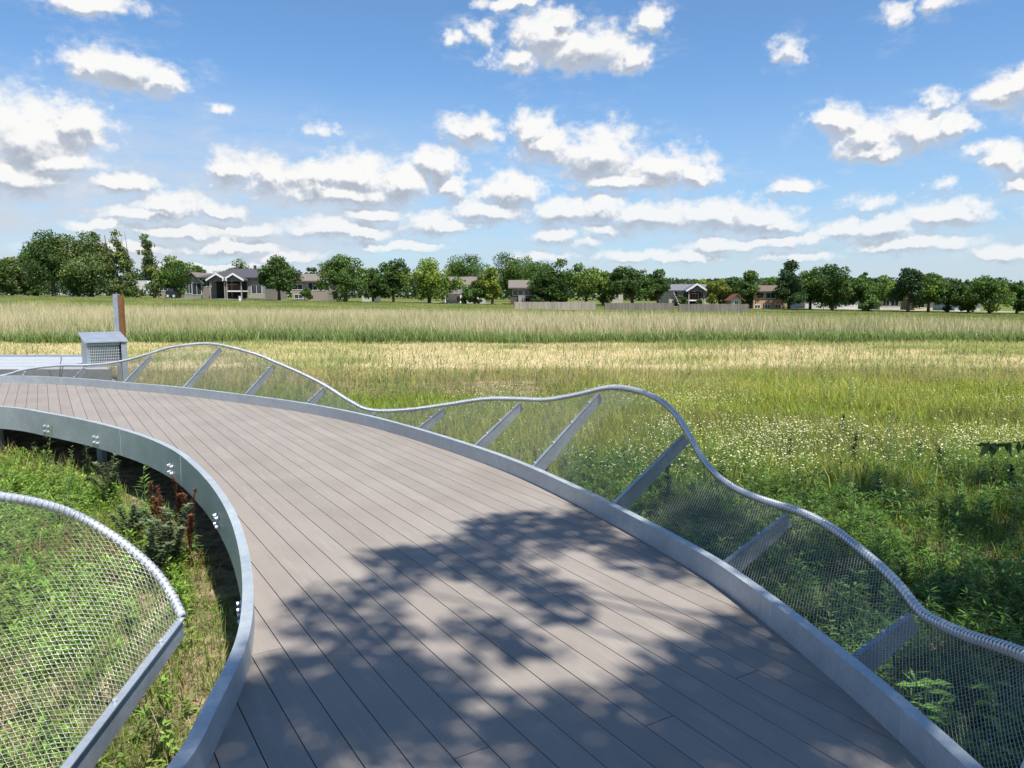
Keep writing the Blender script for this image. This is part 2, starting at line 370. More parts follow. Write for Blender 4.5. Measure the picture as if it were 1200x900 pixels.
# ------------------------------------------------------------------ boardwalk
bw = empty('boardwalk', (0, 0, 0), 'curving grey brown plank boardwalk with galvanised steel edges crossing the field', 'boardwalk')
def build_deck():
    n = 420; A = OC-ON*0.01; B_ = IC+IN*0.01      # decking tucks in below the kerb flanges
    bm = bmesh.new()
    va = [bm.verts.new((p[0], p[1], 0)) for p in A]; vb = [bm.verts.new((p[0], p[1], 0)) for p in B_]
    vm = [bm.verts.new(((p[0]+q[0])/2, (p[1]+q[1])/2, 0)) for p, q in zip(A, B_)]
    for i in range(n-1):
        bm.faces.new((va[i], vm[i], vm[i+1], va[i+1])); bm.faces.new((vm[i], vb[i], vb[i+1], vm[i+1]))
    allb = deck_poly@BN; k0 = int(math.floor(allb.min()/BW)); k1 = int(math.ceil(allb.max()/BW))
    for k in range(k0, k1+1):
        for off in (0, GAP):
            b = k*BW+off
            bmesh.ops.bisect_plane(bm, geom=bm.verts[:]+bm.edges[:]+bm.faces[:], dist=1e-6, plane_co=(BN[0]*b, BN[1]*b, 0), plane_no=(BN[0], BN[1], 0))
    kill = []
    for f in bm.faces:
        c = f.calc_center_median(); b = c.x*BN[0]+c.y*BN[1]; t = b-math.floor(b/BW)*BW
        if t < GAP: kill.append(f)
    bmesh.ops.delete(bm, geom=kill, context='FACES')
    # a few butt joints where two boards meet end to end
    for (u, v) in ((880,789),(655,694),(640,620),(360,560),(480,640),(240,498),(330,760),(760,850),(560,880)):
        x, y = on_z(u, v, 0); a = x*BDIR[0]+y*BDIR[1]; kb = math.floor((x*BN[0]+y*BN[1])/BW)
        sel = [f for f in bm.faces if math.floor((f.calc_center_median().x*BN[0]+f.calc_center_median().y*BN[1])/BW) == kb]
        for off in (0, .005):
            g = list({e for f in sel if f.is_valid for e in f.edges})+list({w for f in sel if f.is_valid for w in f.verts})+[f for f in sel if f.is_valid]
            r = bmesh.ops.bisect_plane(bm, geom=g, dist=1e-6, plane_co=(BDIR[0]*(a+off), BDIR[1]*(a+off), 0), plane_no=(BDIR[0], BDIR[1], 0))
            sel = [f for f in bm.faces if math.floor((f.calc_center_median().x*BN[0]+f.calc_center_median().y*BN[1])/BW) == kb]
        kl = [f for f in sel if 0 < (f.calc_center_median().x*BDIR[0]+f.calc_center_median().y*BDIR[1])-a < .005]
        bmesh.ops.delete(bm, geom=kl, context='FACES')
    bmesh.ops.recalc_face_normals(bm, faces=bm.faces)
    if sum(f.normal.z for f in bm.faces) < 0: bmesh.ops.reverse_faces(bm, faces=bm.faces)
    r = bmesh.ops.extrude_face_region(bm, geom=bm.faces[:])
    bmesh.ops.translate(bm, verts=[g for g in r['geom'] if isinstance(g, bmesh.types.BMVert)], vec=(0, 0, 0))
    top = [f for f in r['geom'] if isinstance(f, bmesh.types.BMFace)]; tv = {v for f in top for v in f.verts}
    for v in bm.verts:
        if v not in tv: v.co.z = -0.025
    bmesh.ops.recalc_face_normals(bm, faces=bm.faces)
    me = bpy.data.meshes.new('decking'); bm.to_mesh(me); bm.free(); me.materials.append(DECK)
    o = bpy.data.objects.new('decking', me); COL.objects.link(o); o.parent = bw
build_deck()
def light_blocker():  # unseen black sheet added to stop sun strips falling through the board gaps
    n = 420; A = OC-ON*.02; B_ = IC+IN*.02; V = [(p[0], p[1], -.029) for p in A]+[(p[0], p[1], -.029) for p in B_]
    np_mesh('light_blocker', V, [(i, n+i, n+i+1, i+1) for i in range(n-1)], plain('light_blocker_black', (.02,.02,.02), .9), parent=bw)
light_blocker()

def sweep(C, N, prof):
    """sweep a closed profile [(across, z)] along the plan curve; across is measured along N"""
    n = len(C); m = len(prof); V = np.zeros((n, m, 3))
    for k, (a, z) in enumerate(prof):
        V[:, k, :2] = C+N*a; V[:, k, 2] = z
    F = []
    for i in range(n-1):
        for k in range(m): F.append((i*m+k, i*m+(k+1)%m, (i+1)*m+(k+1)%m, (i+1)*m+k))
    mb = MB(); mb.add(V.reshape(-1, 3), F+[tuple(range(m-1, -1, -1)), tuple(range((n-1)*m, n*m))]); return mb
# channel profile: web on the outside, flanges towards the deck, lip down to the decking (outside = +a)
def chan(s):   # s = +1: outside along +N, -1: outside along -N
    p = [(0, KERB), (0, -.165), (-.06, -.165), (-.06, -.155), (-.008, -.155), (-.008, KERB-.008), (-.045, KERB-.008), (-.045, .001), (-.053, .001), (-.053, KERB)]
    return [(a*s, z) for a, z in p]
oc = sweep(OC, ON, chan(1)).build('steel_kerb', STEEL, bw); tag(oc, 'long outer steel kerb')
ic = sweep(IC, IN, chan(-1)).build('steel_kerb', STEEL, bw); tag(ic, 'inner steel kerb with deep fascia and bolt heads')
# seams and bolts on the inner fascia
def near_idx(C, x, y): return int(np.argmin((C[:, 0]-x)**2+(C[:, 1]-y)**2))
def bolt_at(C, N, s, i, dz, da):
    t = np.array([-N[i][1], N[i][0]]); p = C[i]+N[i]*s*.004+t*da; d = N[i]*s
    mb = MB(); a = Vector((p[0], p[1], dz)); b = a+Vector((d[0], d[1], 0))*.010; c = a+Vector((d[0], d[1], 0))*.028
    mb.tube([a, b], .019, 10); mb.tube([b, c], .012, 6); mb.build('bolt', PIPE, ic)
for (u, v) in ((33,499),(88,512),(178,545),(245,601),(278,705)):
    x, y = on_z(u, v, 0.0); i = near_idx(IC, x, y)
    i += 0
    for da in (-.045, .045):
        for dz in (-.10, -.035):
            bolt_at(IC, IN, -1, i, dz, da)
for (u, v) in ((148,505),(192,540)):
    x, y = on_z(u, v, 0.1); i = near_idx(IC, x, y); j = i+1
    MB().add([(IC[i][0]-IN[i][0]*.003, IC[i][1]-IN[i][1]*.003, z) for z in (-.16, .125)]+[(IC[i][0]*.96+IC[j][0]*.04-IN[i][0]*.006, IC[i][1]*.96+IC[j][1]*.04-IN[i][1]*.006, z) for z in (.125, -.16)]+[(IC[i][0]*.9+IC[j][0]*.1-IN[j][0]*.003, IC[i][1]*.9+IC[j][1]*.1-IN[j][1]*.003, z) for z in (-.16, .125)],
             [(0,1,2,3),(3,2,5,4)]).build('weld_seam', PIPE, ic)
# joists and piers below
for q, i in enumerate(range(6, 415, 17)):
    a = IC[i]; b = OC[np.argmin((OC[:, 0]-(a[0]+IN[i][0]*2.8))**2+(OC[:, 1]-(a[1]+IN[i][1]*2.8))**2)]
    a2 = a+IN[i]*.02; d = b-a2; L = np.linalg.norm(d); d = d/L; nn = np.array([-d[1], d[0]])*.03
    b2 = a2+d*(L-.02)
    MB().add([(*(a2-nn), -.17), (*(b2-nn), -.17), (*(b2+nn), -.17), (*(a2+nn), -.17), (*(a2-nn), -.03), (*(b2-nn), -.03), (*(b2+nn), -.03), (*(a2+nn), -.03)],
             [(0,3,2,1),(4,5,6,7),(0,1,5,4),(1,2,6,5),(2,3,7,6),(3,0,4,7)]).build('joist', STEEL, bw)
    if q % 3 == 1:
        for f in (.25, .75):
            c = a2+d*L*f
            MB().tube([(c[0], c[1], -1.0), (c[0], c[1], -.17)], .06, 10).build('pier', STEEL, bw)

# ------------------------------------------------------------------ net railings
def rim_path_outer():
    RP = [(-60,452),(-20,444),(10,438.7),(25,433.7),(50,430),(75,428),(95,428),(125,426),(150,421.5),(175,414.5),(200,407),(237,402.5),(262,405),(300,415),(322,424),(350,436),(380,451),(412,471),(435,480.6),(475,480.4),(524,474),(569,467.5),(610,467.5),(640,468.3),(677.5,462),(707.5,454.8),(730,454.4),(760,462),(786,479),(805,505),(820,533),(840,557),(867,575),(900,588),(927,596),(950,605),(977,620),(1003,640),(1033,665),(1060,693),(1077,717),(1100,730),(1133,745),(1200,767),(1275,805)]
    # arms: photo pixel of the kerb end and of the rim end
    AR = [((20,440.5),(30,433.5)),((80,442),(98,428.2)),((144,446),(177,414)),((212,452),(261,405)),((279,461),(320,423.5)),((351,471),(380,451)),((428,484),(436,480.6)),((482,498),(523,474.2)),((550,518),(611,467.5)),((619,542),(707.5,454.8)),((711,584),(805,505)),((832,648),(927,596)),((985,757),(1077,717)),((1165,915),(1215,776))]
    info = []
    for (bp, ep) in AR:
        x, y = on_z(bp[0], bp[1], KERB); i = near_idx(OC, x, y); r = ray(*ep)[:2]; r = r/np.linalg.norm(r)
        # OC[i] + ON[i]*s  parallel to r
        B_ = OC[i]; N = ON[i]; s = -(B_[0]*r[1]-B_[1]*r[0])/(N[0]*r[1]-N[1]*r[0])
        s = float(np.clip(s, 0.16, 1.0)); info.append((i, s))
    idx = np.array([q[0] for q in info], float); ss = np.array([q[1] for q in info])
    S = np.interp(np.arange(420), idx, ss); 
    for _ in range(30): S[1:-1] = .25*S[:-2]+.5*S[1:-1]+.25*S[2:]
    OFF = OC+ON*S[:, None]
    pts = []; ok = OFF[:, 1] > 1.3; last = int(np.max(np.nonzero(ok)[0])); rat = OFF[:last, 0]/OFF[:last, 1]
    rat = np.maximum.accumulate(rat+np.arange(last)*1e-7)
    for (u, v) in RP:
        r = ray(u, v); y_ = float(np.interp(r[0]/r[1], rat, OFF[:last, 1])); t = y_/r[1]; pts.append((r[0]*t, y_, CH+r[2]*t))
    pts += [(2.1,1.2,.5),(1.9,.4,.75),(1.3,-.6,.6),(.4,-1.6,.35)]
    return pts, info, AR
rimO, armO, AR = rim_path_outer()
print('ARMS', [(i, round(s, 2)) for i, s in armO]); print('RIM', [tuple(round(c, 2) for c in p) for p in rimO])

def spiral(mb, P, rad, wire, pitch):
    L = np.r_[0, np.cumsum(np.linalg.norm(np.diff(P, axis=0), axis=1))]
    n = int(L[-1]/pitch*7); s = np.linspace(0, L[-1], n)
    C = np.stack([np.interp(s, L, P[:, k]) for k in range(3)], 1)
    t = np.gradient(C, axis=0); t /= np.linalg.norm(t, axis=1)[:, None]
    a = np.cross(t, (0, 0, 1.0)); a /= np.linalg.norm(a, axis=1)[:, None]; b = np.cross(t, a)
    w = s/pitch*2*math.pi
    return C+(a*np.cos(w)[:, None]+b*np.sin(w)[:, None])*(rad+wire*.6)
def tubes_np(lines, r, sides=3):
    """many thin wires (list of (m,3) arrays) as one mesh"""
    V = []; F = []; k = 0
    ang = np.arange(sides)*2*math.pi/sides
    for C in lines:
        t = np.gradient(C, axis=0); t /= np.linalg.norm(t, axis=1)[:, None]+1e-9
        ref = np.tile(np.array([[.31, .22, .92]]), (len(C), 1)); a = np.cross(t, ref); a /= np.linalg.norm(a, axis=1)[:, None]+1e-9; b = np.cross(t, a)
        ring = C[:, None, :]+r*(a[:, None, :]*np.cos(ang)[None, :, None]+b[:, None, :]*np.sin(ang)[None, :, None])
        V.append(ring.reshape(-1, 3)); m = len(C)
        i, q = np.meshgrid(np.arange(m-1), np.arange(sides), indexing='ij')
        F.append(np.stack([k+i*sides+q, k+i*sides+(q+1)%sides, k+(i+1)*sides+(q+1)%sides, k+(i+1)*sides+q], -1).reshape(-1, 4)); k += m*sides
    return np.vstack(V), np.vstack(F)
def ruled_mesh(A, B, cu, cv, wire, parent, seed=0):
    """net of zigzag wires between the kerb line A and the rim line B; cu, cv: cell size along and across"""
    n = len(A); L = np.r_[0, np.cumsum(np.linalg.norm(np.diff((A+B)/2, axis=0), axis=1))]
    m = max(4, int(L[-1]/(cu/2))); s = np.linspace(0, L[-1], m)
    A2 = np.stack([np.interp(s, L, A[:, k]) for k in range(3)], 1); B2 = np.stack([np.interp(s, L, B[:, k]) for k in range(3)], 1)
    W = np.linalg.norm(B2-A2, axis=1); lines = []
    rows = int(W.max()/(cv)*1.0); rg = np.random.default_rng(seed)
    sag = lambda f: -0.012*np.sin(math.pi*f)
    # the number of rows is the same all along: the net stretches where the rim swings away
    for j in range(rows):
        z = ((np.arange(m)+0) % 2)*1.0
        f = (j+z)/rows if j % 2 == 0 else (j+1-z)/rows
        f = np.clip(f, 0, 1)
        C = A2+(B2-A2)*f[:, None]
        C[:, 2] += sag(f)*W/1.0+rg.normal(0, .0006, m)
        lines.append(C)
    V, F = tubes_np(lines, wire)
    np_mesh('wire_mesh', V, F, WIRE, parent=parent)
def arm(base, end, w0, w1, parent, label=None):
    base = Vector(base); end = Vector(end); d = (end-base).normalized()
    side = d.cross(Vector((0, 0, 1))).normalized(); dn = side.cross(d).normalized()
    if dn.z > 0: dn = -dn
    mb = MB(); t = side*.005
    p = [base, end-d*.02, end-d*.02+dn*w1, base+dn*w0]
    mb.add([q-t for q in p]+[q+t for q in p], [(0,1,2,3),(7,6,5,4),(0,4,5,1),(1,5,6,2),(2,6,7,3),(3,7,4,0)])
    # top flange the net is laced to
    f = side*.016; u_ = -dn*.006
    p = [base+u_, end-d*.02+u_]
    mb.add([p[0]-f, p[0]+f, p[1]+f, p[1]-f, p[0]-f+u_, p[0]+f+u_, p[1]+f+u_, p[1]-f+u_], [(0,3,2,1),(4,5,6,7),(0,1,5,4),(1,2,6,5),(2,3,7,6),(3,0,4,7)])
    o = mb.build('support_arm', PLATE, parent)
    for k in range(4):
        c = base+(end-base)*(.14+.24*k)-dn*.012
        MB().tube([c, c-dn*.014], .009, 8).build('bolt', PIPE, o)
    return o
def net_railing(A, B, arms, label, cell=(.025, .0250), wire=.0015, endcap=False):
    root = empty('net_railing', (0, 0, 0), label, 'railing')
    mb = MB(); P = [Vector(p) for p in B]; mb.tube(P, .021, 12)
    rim = mb.build('rim_pipe', PIPE, root, smooth=True)
    S = spiral(None, B, .0195, .0042, .026); V, F = tubes_np([S], .0042, 4)
    np_mesh('lacing_wire', V, F, WIRE, parent=rim)
    ruled_mesh(A, B, cell[0], cell[1], wire, root)
    dz = np.array([0, 0, .026])
    for (a, b, w0, w1) in arms: arm(np.array(a)-dz, np.array(b)-dz*.4, w0, w1, root)
    return root
R3 = smooth(catmull(rimO, 700), 6)
# matching kerb line: for every rim point the nearest outer kerb point just outside the web
KL = np.array([[*(OC[k]+ON[k]*.008), .02] for k in [int(np.argmin((OC[:, 0]-p[0])**2+(OC[:, 1]-p[1])**2)) for p in R3]])
KL = smooth(KL, 12)
arms = []
for (i, s), (bp, ep) in zip(armO, AR):
    k = int(np.argmin((R3[:, 0]-(OC[i]+ON[i]*s)[0])**2+(R3[:, 1]-(OC[i]+ON[i]*s)[1])**2))
    W = np.linalg.norm(R3[k]-np.array([*OC[i], .02]))
    arms.append(((*(OC[i]+ON[i]*.006), .03), R3[k]-np.array([0, 0, .022]), .12, .075))
net_railing(KL, R3, arms, 'long wavy net railing with slanting plates along the outer side of the boardwalk')
# inner railing at the lower left
E0 = np.array([*on_z(213, 724, .15), .15])
rp = [((213,722),.15),((200,696),.22),((178,666),.33),((140,634),.45),((95,607),.57),((50,591),.67),((0,582),.74),((-70,576),.80)]
rimI = [(*on_z(u, v, z), z) for (u, v), z in rp]
rimI += [(-3.1,2.95,.80),(-3.8,2.9,.66),(-4.5,2.8,.4)]
B3 = smooth(catmull(rimI, 240), 2)
kc = np.array([(-1.42,1.60,.03),(-1.72,1.39,.03),(-2.2,1.21,.03),(-2.8,1.11,.03),(-3.5,1.11,.03)])
A3 = catmull(kc, 240)
arm0 = (tuple(A3[0]), tuple(B3[0]+(B3[0]-A3[0])/np.linalg.norm(B3[0]-A3[0])*.015-np.array([0, 0, .004])), .13, .085)
net_railing(A3, B3, [arm0, (tuple(A3[130]), tuple(B3[130]-np.array([0,0,.022])), .13, .09)], 'net railing panel with round rim pipe curving over the weeds at the lower left', cell=(.030, .0150), wire=.0009)
print('INNER RIM', B3[::60].round(2))

# ------------------------------------------------------------------ far platform, cage box, post
def grate_mat(T, bs):
    P = coords(T); sp = T.new('ShaderNodeSeparateXYZ'); T.put(sp.inputs[0], P)
    a = T.m('FRACT', T.m('MULTIPLY', sp.outputs[0], 7.1)); b = T.m('FRACT', T.m('MULTIPLY', sp.outputs[1], 1.1))
    l = T.m('MAXIMUM', T.m('LESS_THAN', a, .10), T.m('LESS_THAN', b, .05)); n = T.noise(P, 3, 5, .6)
    T.put(bs.inputs['Base Color'], T.mix(l, T.mix(n, (.36,.38,.40), (.46,.48,.50)), (.10,.11,.12))); bs.inputs['Roughness'].default_value = .6
GRATE = mat('grey_decking', grate_mat)
pf = empty('platform', (-14, 18.5, -.6), 'pale grey steel edged platform beyond the boardwalk at the far left', 'platform')
def slab(mb, pts, z0, z1):
    n = len(pts); return mb.add([(x, y, z0) for x, y in pts]+[(x, y, z1) for x, y in pts], [tuple(range(n-1, -1, -1)), tuple(range(n, 2*n))]+[(i, (i+1)%n, (i+1)%n+n, i+n) for i in range(n)])
slab(MB(), [(-9,-1.6),(5.1,-1.6),(2.8,1.9),(-9,1.9)], .40, .55).build('decking', GRATE, pf)
MB().box(-9, 5.15, -1.67, -1.603, .20, .56).build('fascia', plain('weathered_fascia', (.20,.20,.20), .7, .25), pf)
slab(MB(), [(-9,1.903),(2.8,1.903),(2.75,1.97),(-9,1.97)], .30, .60).build('kerb_rail', PLATE, pf)
for x in (-6, -3, 0, 3.6):
    MB().box(x-.06, x+.06, -1.5, -1.38, -.3, .40).build('post', STEEL, pf)
def cage_box():
    x0 = at_y(101, 400, 17.3)[0]; w = .80
    root = empty('cage_box', (x0, 17.3, -.05), 'grey metal box with barred front and sloping lid standing on the platform', 'box', rz=.62)
    h0 = .56; h1 = .72; dep = .95
    def quad(pts, t, name, m): 
        pass
    sides = MB()
    for x in (0.0, w-.03):
        sides.add([(x,0,0),(x+.03,0,0),(x+.03,dep,0),(x,dep,0),(x,0,h0),(x+.03,0,h0),(x+.03,dep,h1),(x,dep,h1)], [(0,3,2,1),(4,5,6,7),(0,1,5,4),(1,2,6,5),(2,3,7,6),(3,0,4,7)])
    sides.box(.03, w-.03, dep-.03, dep, 0, h1-.01); sides.build('side_panel', PLATE, root)
    MB().box(w-.10, w+.02, -.03, -.002, -.5, h0-.03).build('corner_plate', PLATE, root)
    MB().box(.03, w-.12, .02, .04, .01, .04).box(.03, .06, .02, .04, .03, h0-.05).box(.03, w-.12, .02, .04, h0-.06, h0-.02).build('front_frame', PLATE, root)
    lid = MB(); lid.add([(-.05,-.06,h0),(w+.05,-.06,h0),(w+.05,dep+.05,h1+.01),(-.05,dep+.05,h1+.01),(-.05,-.06,h0+.03),(w+.05,-.06,h0+.03),(w+.05,dep+.05,h1+.04),(-.05,dep+.05,h1+.04)], [(0,3,2,1),(4,5,6,7),(0,1,5,4),(1,2,6,5),(2,3,7,6),(3,0,4,7)])
    lid.build('lid', PLATE, root)
    g = MB()
    for k in range(17): x = .06+k*(w-.22)/16; g.box(x-.006, x+.006, .0, .012, .02, h0-.03)
    for k in range(8): z = .06+k*.064; g.box(.03, w-.12, .012, .022, z-.006, z+.006)
    g.build('bars', PIPE, root)
    MB().box(.03, w-.12, .5, .53, .01, h0+.02).build('back_board', plain('box_inside', (.30,.31,.30), .8, .4, 3), root)
cage_box()
px = at_y(135, 346, 19.8); px2 = at_y(141.5, 346, 19.8)
po = empty('marker_post', (px2[0], 19.8, -.6), 'brown timber post with galvanised channel beside it behind the cage box', 'post')
MB().box(-.055, .055, -.05, .05, -.3, 2.18).build('timber', plain('orange_timber', (.20,.095,.04), .85, .5, 4), po)
MB().box(-.18, -.06, -.06, .06, -.3, 2.21).build('steel_channel', PLATE, po)
MB().box(-.08, .07, -.075, -.052, .62, .78).build('bracket', plain('dark_bracket', (.03,.03,.035), .5), po)

# ------------------------------------------------------------------ vegetation
def leaf_mat(name, trans=0.35, rough=.6):
    m = bpy.data.materials.new(name); m.use_nodes = True; T = NT(m.node_tree); T.n.clear()
    at = T.new('ShaderNodeAttribute', attribute_name='tint')
    d = T.new('ShaderNodeBsdfPrincipled'); T.put(d.inputs['Base Color'], at.outputs['Color']); d.inputs['Roughness'].default_value = rough; d.inputs['Specular IOR Level'].default_value = .25
    t = T.new('ShaderNodeBsdfTranslucent'); T.put(t.inputs[0], T.mix(1.0, at.outputs['Color'], (1.3, 1.35, .6), 'MULTIPLY'))
    mx = T.new('ShaderNodeMixShader'); mx.inputs[0].default_value = trans
    T.l.new(d.outputs[0], mx.inputs[1]); T.l.new(t.outputs[0], mx.inputs[2])
    o = T.new('ShaderNodeOutputMaterial'); T.l.new(mx.outputs[0], o.inputs[0]); MATS[name] = m; return m
LEAF = leaf_mat('leaf', .30); GRASS = leaf_mat('grass_blade', .30, .7); CROWN = leaf_mat('crown_leaf', .22, .65)
FLOWER = leaf_mat('flower_petal', .15, .8)
BARK = plain('bark', (.095,.075,.055), .9, .4, 5)
STEM = plain('weed_stem', (.10,.13,.04), .8, .3, 20)

def vnoise(x, y, sc, seed=0):
    """smooth 2-D value noise"""
    rg = np.random.default_rng(seed); G = rg.random((64, 64)); x = np.asarray(x)*sc+100; y = np.asarray(y)*sc+100
    xi = np.floor(x).astype(int); yi = np.floor(y).astype(int); fx = x-xi; fy = y-yi; fx = fx*fx*(3-2*fx); fy = fy*fy*(3-2*fy)
    g = lambda a, b: G[a % 64, b % 64]
    return (g(xi, yi)*(1-fx)+g(xi+1, yi)*fx)*(1-fy)+(g(xi, yi+1)*(1-fx)+g(xi+1, yi+1)*fx)*fy
def fnoise(x, y, sc, seed=0): return (vnoise(x, y, sc, seed)*.5+vnoise(x, y, sc*2.3, seed+1)*.3+vnoise(x, y, sc*5.1, seed+2)*.2)

def blades(name, x, y, h, w, lean, base_c, tip_c, z=None, label_kind='stuff', cat='grass', lab=None, m=None):
    n = len(x); z = terrain(x, y) if z is None else z
    th = RNG.uniform(0, 2*math.pi, n); ph = RNG.uniform(0, 2*math.pi, n)
    ax = np.stack([np.cos(th), np.sin(th), 0*th], 1)*(w/2)[:, None]
    ln = np.stack([np.cos(ph), np.sin(ph), 0*ph], 1)*(lean*h)[:, None]
    P = np.stack([x, y, z-.02], 1); up = np.zeros((n, 3)); up[:, 2] = h
    m1 = P+up*.5+ln*.28; tp = P+up+ln-np.stack([0*h, 0*h, lean*h*.35], 1)
    V = np.stack([P-ax, P+ax, m1-ax*.75, m1+ax*.75, tp], 1).reshape(-1, 3)
    k = np.arange(n)[:, None]*5
    F = np.stack([k+[0,1,3], k+[0,3,2], k+[2,3,4]], 1).reshape(-1, 3)
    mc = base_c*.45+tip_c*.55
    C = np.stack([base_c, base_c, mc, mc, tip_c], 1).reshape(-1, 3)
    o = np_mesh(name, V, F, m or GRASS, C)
    return tag(o, lab, cat, kind='stuff')
def wedge(n, d0, d1, lim=.86, seed=0, padx=1.0):
    rg = np.random.default_rng(seed)
    y = np.sqrt(rg.uniform(d0*d0, d1*d1, n)); x = rg.uniform(-1, 1, n)*(lim*y+padx); return x, y
def jit(c, n, s=.18, rg=RNG):
    c = np.array(c, float); c = np.tile(c, (n, 1)) if c.ndim == 1 else c
    return np.clip(c*(1+rg.normal(0, s, (n, 1)))*(1+rg.normal(0, s*.3, (n, 3))), .002, 1)
def lerp(a, b, t): return np.array(a)*(1-t)[:, None]+np.array(b)*t[:, None]

def keep_off(x, y, margin=.06):
    k = ~in_deck(x, y)
    return k
def outside_platform(x, y): return ~((y > 16.7) & (y < 20.5) & (x < -9.5))

def field_grass():
    # near, thick green growth
    x, y = wedge(199000, .6, 8.8, .95, 11, 1.6); k = keep_off(x, y)
    bare = fnoise(x, y, .9, 40); k &= (RNG.random(len(x)) < np.clip((bare-.24)*6, .15, 1))
    # bare soil strip hugging the inner kerb
    dI = np.min(np.hypot(x[:, None]-IC[None, ::6, 0], y[:, None]-IC[None, ::6, 1]), axis=1) if len(x) < 200000 else None
    k &= (dI > .04) & ((dI > .30) | (RNG.random(len(x)) < .55))
    x, y = x[k], y[k]; n = len(x); c = fnoise(x, y, .7, 5)
    hh = (.06+.22*RNG.random(n)**1.6)*(.6+.9*c)
    left = sstep(-.3, -1.2, x)
    tip = lerp((.17,.29,.035), (.36,.42,.09), np.clip((c-.35)*2.5, 0, 1)); dryk = RNG.random(n) < .12; tip[dryk] = (.55,.45,.25)
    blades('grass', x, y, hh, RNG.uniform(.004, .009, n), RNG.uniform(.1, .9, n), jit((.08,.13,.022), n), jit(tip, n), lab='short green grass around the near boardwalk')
    # middle distance, lime green
    x, y = wedge(210000, 8.2, 22, .84, 12, 1.5); k = keep_off(x, y) & outside_platform(x, y)
    c = fnoise(x, y*1.8, .30, 6); k &= ~((np.abs(x+1.9) < 2.2+c) & (np.abs(y-17.6) < 1.6) & (RNG.random(len(x)) < .75)); x, y = x[k], y[k]; c = c[k]; n = len(x)
    tip = lerp((.34,.43,.05), (.60,.57,.14), np.clip((c-.36)*3, 0, 1)); brown = (fnoise(x, y*2.5, .22, 71) > .62) & (RNG.random(n) < .6); tip[brown] = (.30,.24,.12)
    far = sstep(15.5, 21.5, y+9*(fnoise(x, x*0+3, .22, 77)-.5)+3*(c-.5)); dk = RNG.random(n) < far*.8; tip[dk] = (.52,.44,.24)
    hh = (.14+.25*RNG.random(n))*(.6+.8*c)*(1-.3*far)
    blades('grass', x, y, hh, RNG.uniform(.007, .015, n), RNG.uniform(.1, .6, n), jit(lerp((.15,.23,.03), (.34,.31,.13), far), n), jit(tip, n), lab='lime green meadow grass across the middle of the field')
    # dry straw-coloured belt
    x, y = wedge(190000, 18, 36.5, .80, 13, 2); e = 18.6+6.5*(fnoise(x, x*0+3, .22, 77)-.35)+2*fnoise(x, y, .9, 78); kk = y > e; x, y = x[kk], y[kk]; k = outside_platform(x, y); x, y = x[k], y[k]; n = len(x); c = fnoise(x, y*2.2, .16, 8)
    g = np.clip((c-.52)*5, 0, 1)*.85; g = np.maximum(g, (RNG.random(n) < .07)*1.0)
    tip = lerp((.80,.66,.43), (.33,.42,.12), g)
    hh = (.06+.15*RNG.random(n))*(.7+1.1*g)+(RNG.random(n) < .03)*g*.35
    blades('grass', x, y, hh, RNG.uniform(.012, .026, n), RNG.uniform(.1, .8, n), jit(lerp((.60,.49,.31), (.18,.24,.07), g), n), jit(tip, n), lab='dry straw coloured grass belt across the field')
    # tall prairie grass: green below, pale seed heads
    n = 230000; x, y = wedge(n, 35, 78, .80, 14, 3); r = x/y
    end = 60-29*r; front = 35.2+1.6*(fnoise(x, y, .12, 9)-.5); k = (y < end) & (y > front); 
    keepf = RNG.random(n) < np.where(y < 42, 1, .5); k &= keepf; x, y = x[k], y[k]; n = len(x)
    hh = RNG.uniform(.85, 1.32, n)*(.86+.30*fnoise(x, y, .10, 21))*(.72+.28*sstep(35, 40, y))
    t = RNG.random(n); c = fnoise(x, y*.6, .11, 22)
    tip = lerp((.88,.70,.47), (.66,.57,.32), np.clip((c-.45)*3+t*.5-.1, 0, 1))
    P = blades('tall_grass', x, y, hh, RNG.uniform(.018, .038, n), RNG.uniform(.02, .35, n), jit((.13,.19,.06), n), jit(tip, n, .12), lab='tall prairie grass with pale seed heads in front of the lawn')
    # green leafy understorey at its front
    n = 60000; x, y = wedge(n, 34.4, 40, .80, 15, 3); hh = RNG.uniform(.35, .78, n)*(.7+.6*fnoise(x, y, .25, 25))
    blades('prairie_undergrowth', x, y, hh, RNG.uniform(.025, .06, n), RNG.uniform(.1, .6, n), jit((.11,.16,.045), n), jit(lerp((.20,.31,.09), (.36,.42,.17), fnoise(x, y, .3, 26)), n), lab='leafy green growth along the foot of the tall grass')
    # lawn stubble beyond
    n = 90000; x, y = wedge(n, 48, 116, .78, 16, 3); k = y > 46-24*x/y; x, y = x[k], y[k]; n = len(x)
    c = fnoise(x, y*2, .06, 28)
    blades('lawn_grass', x, y, RNG.uniform(.04, .11, n), RNG.uniform(.04, .09, n), RNG.uniform(.1, .6, n), jit((.09,.12,.03), n), jit(lerp((.115,.155,.032), (.25,.245,.085), np.clip((c-.3)*2.2, 0, 1)), n), lab='mown green lawn in front of the houses')
field_grass()

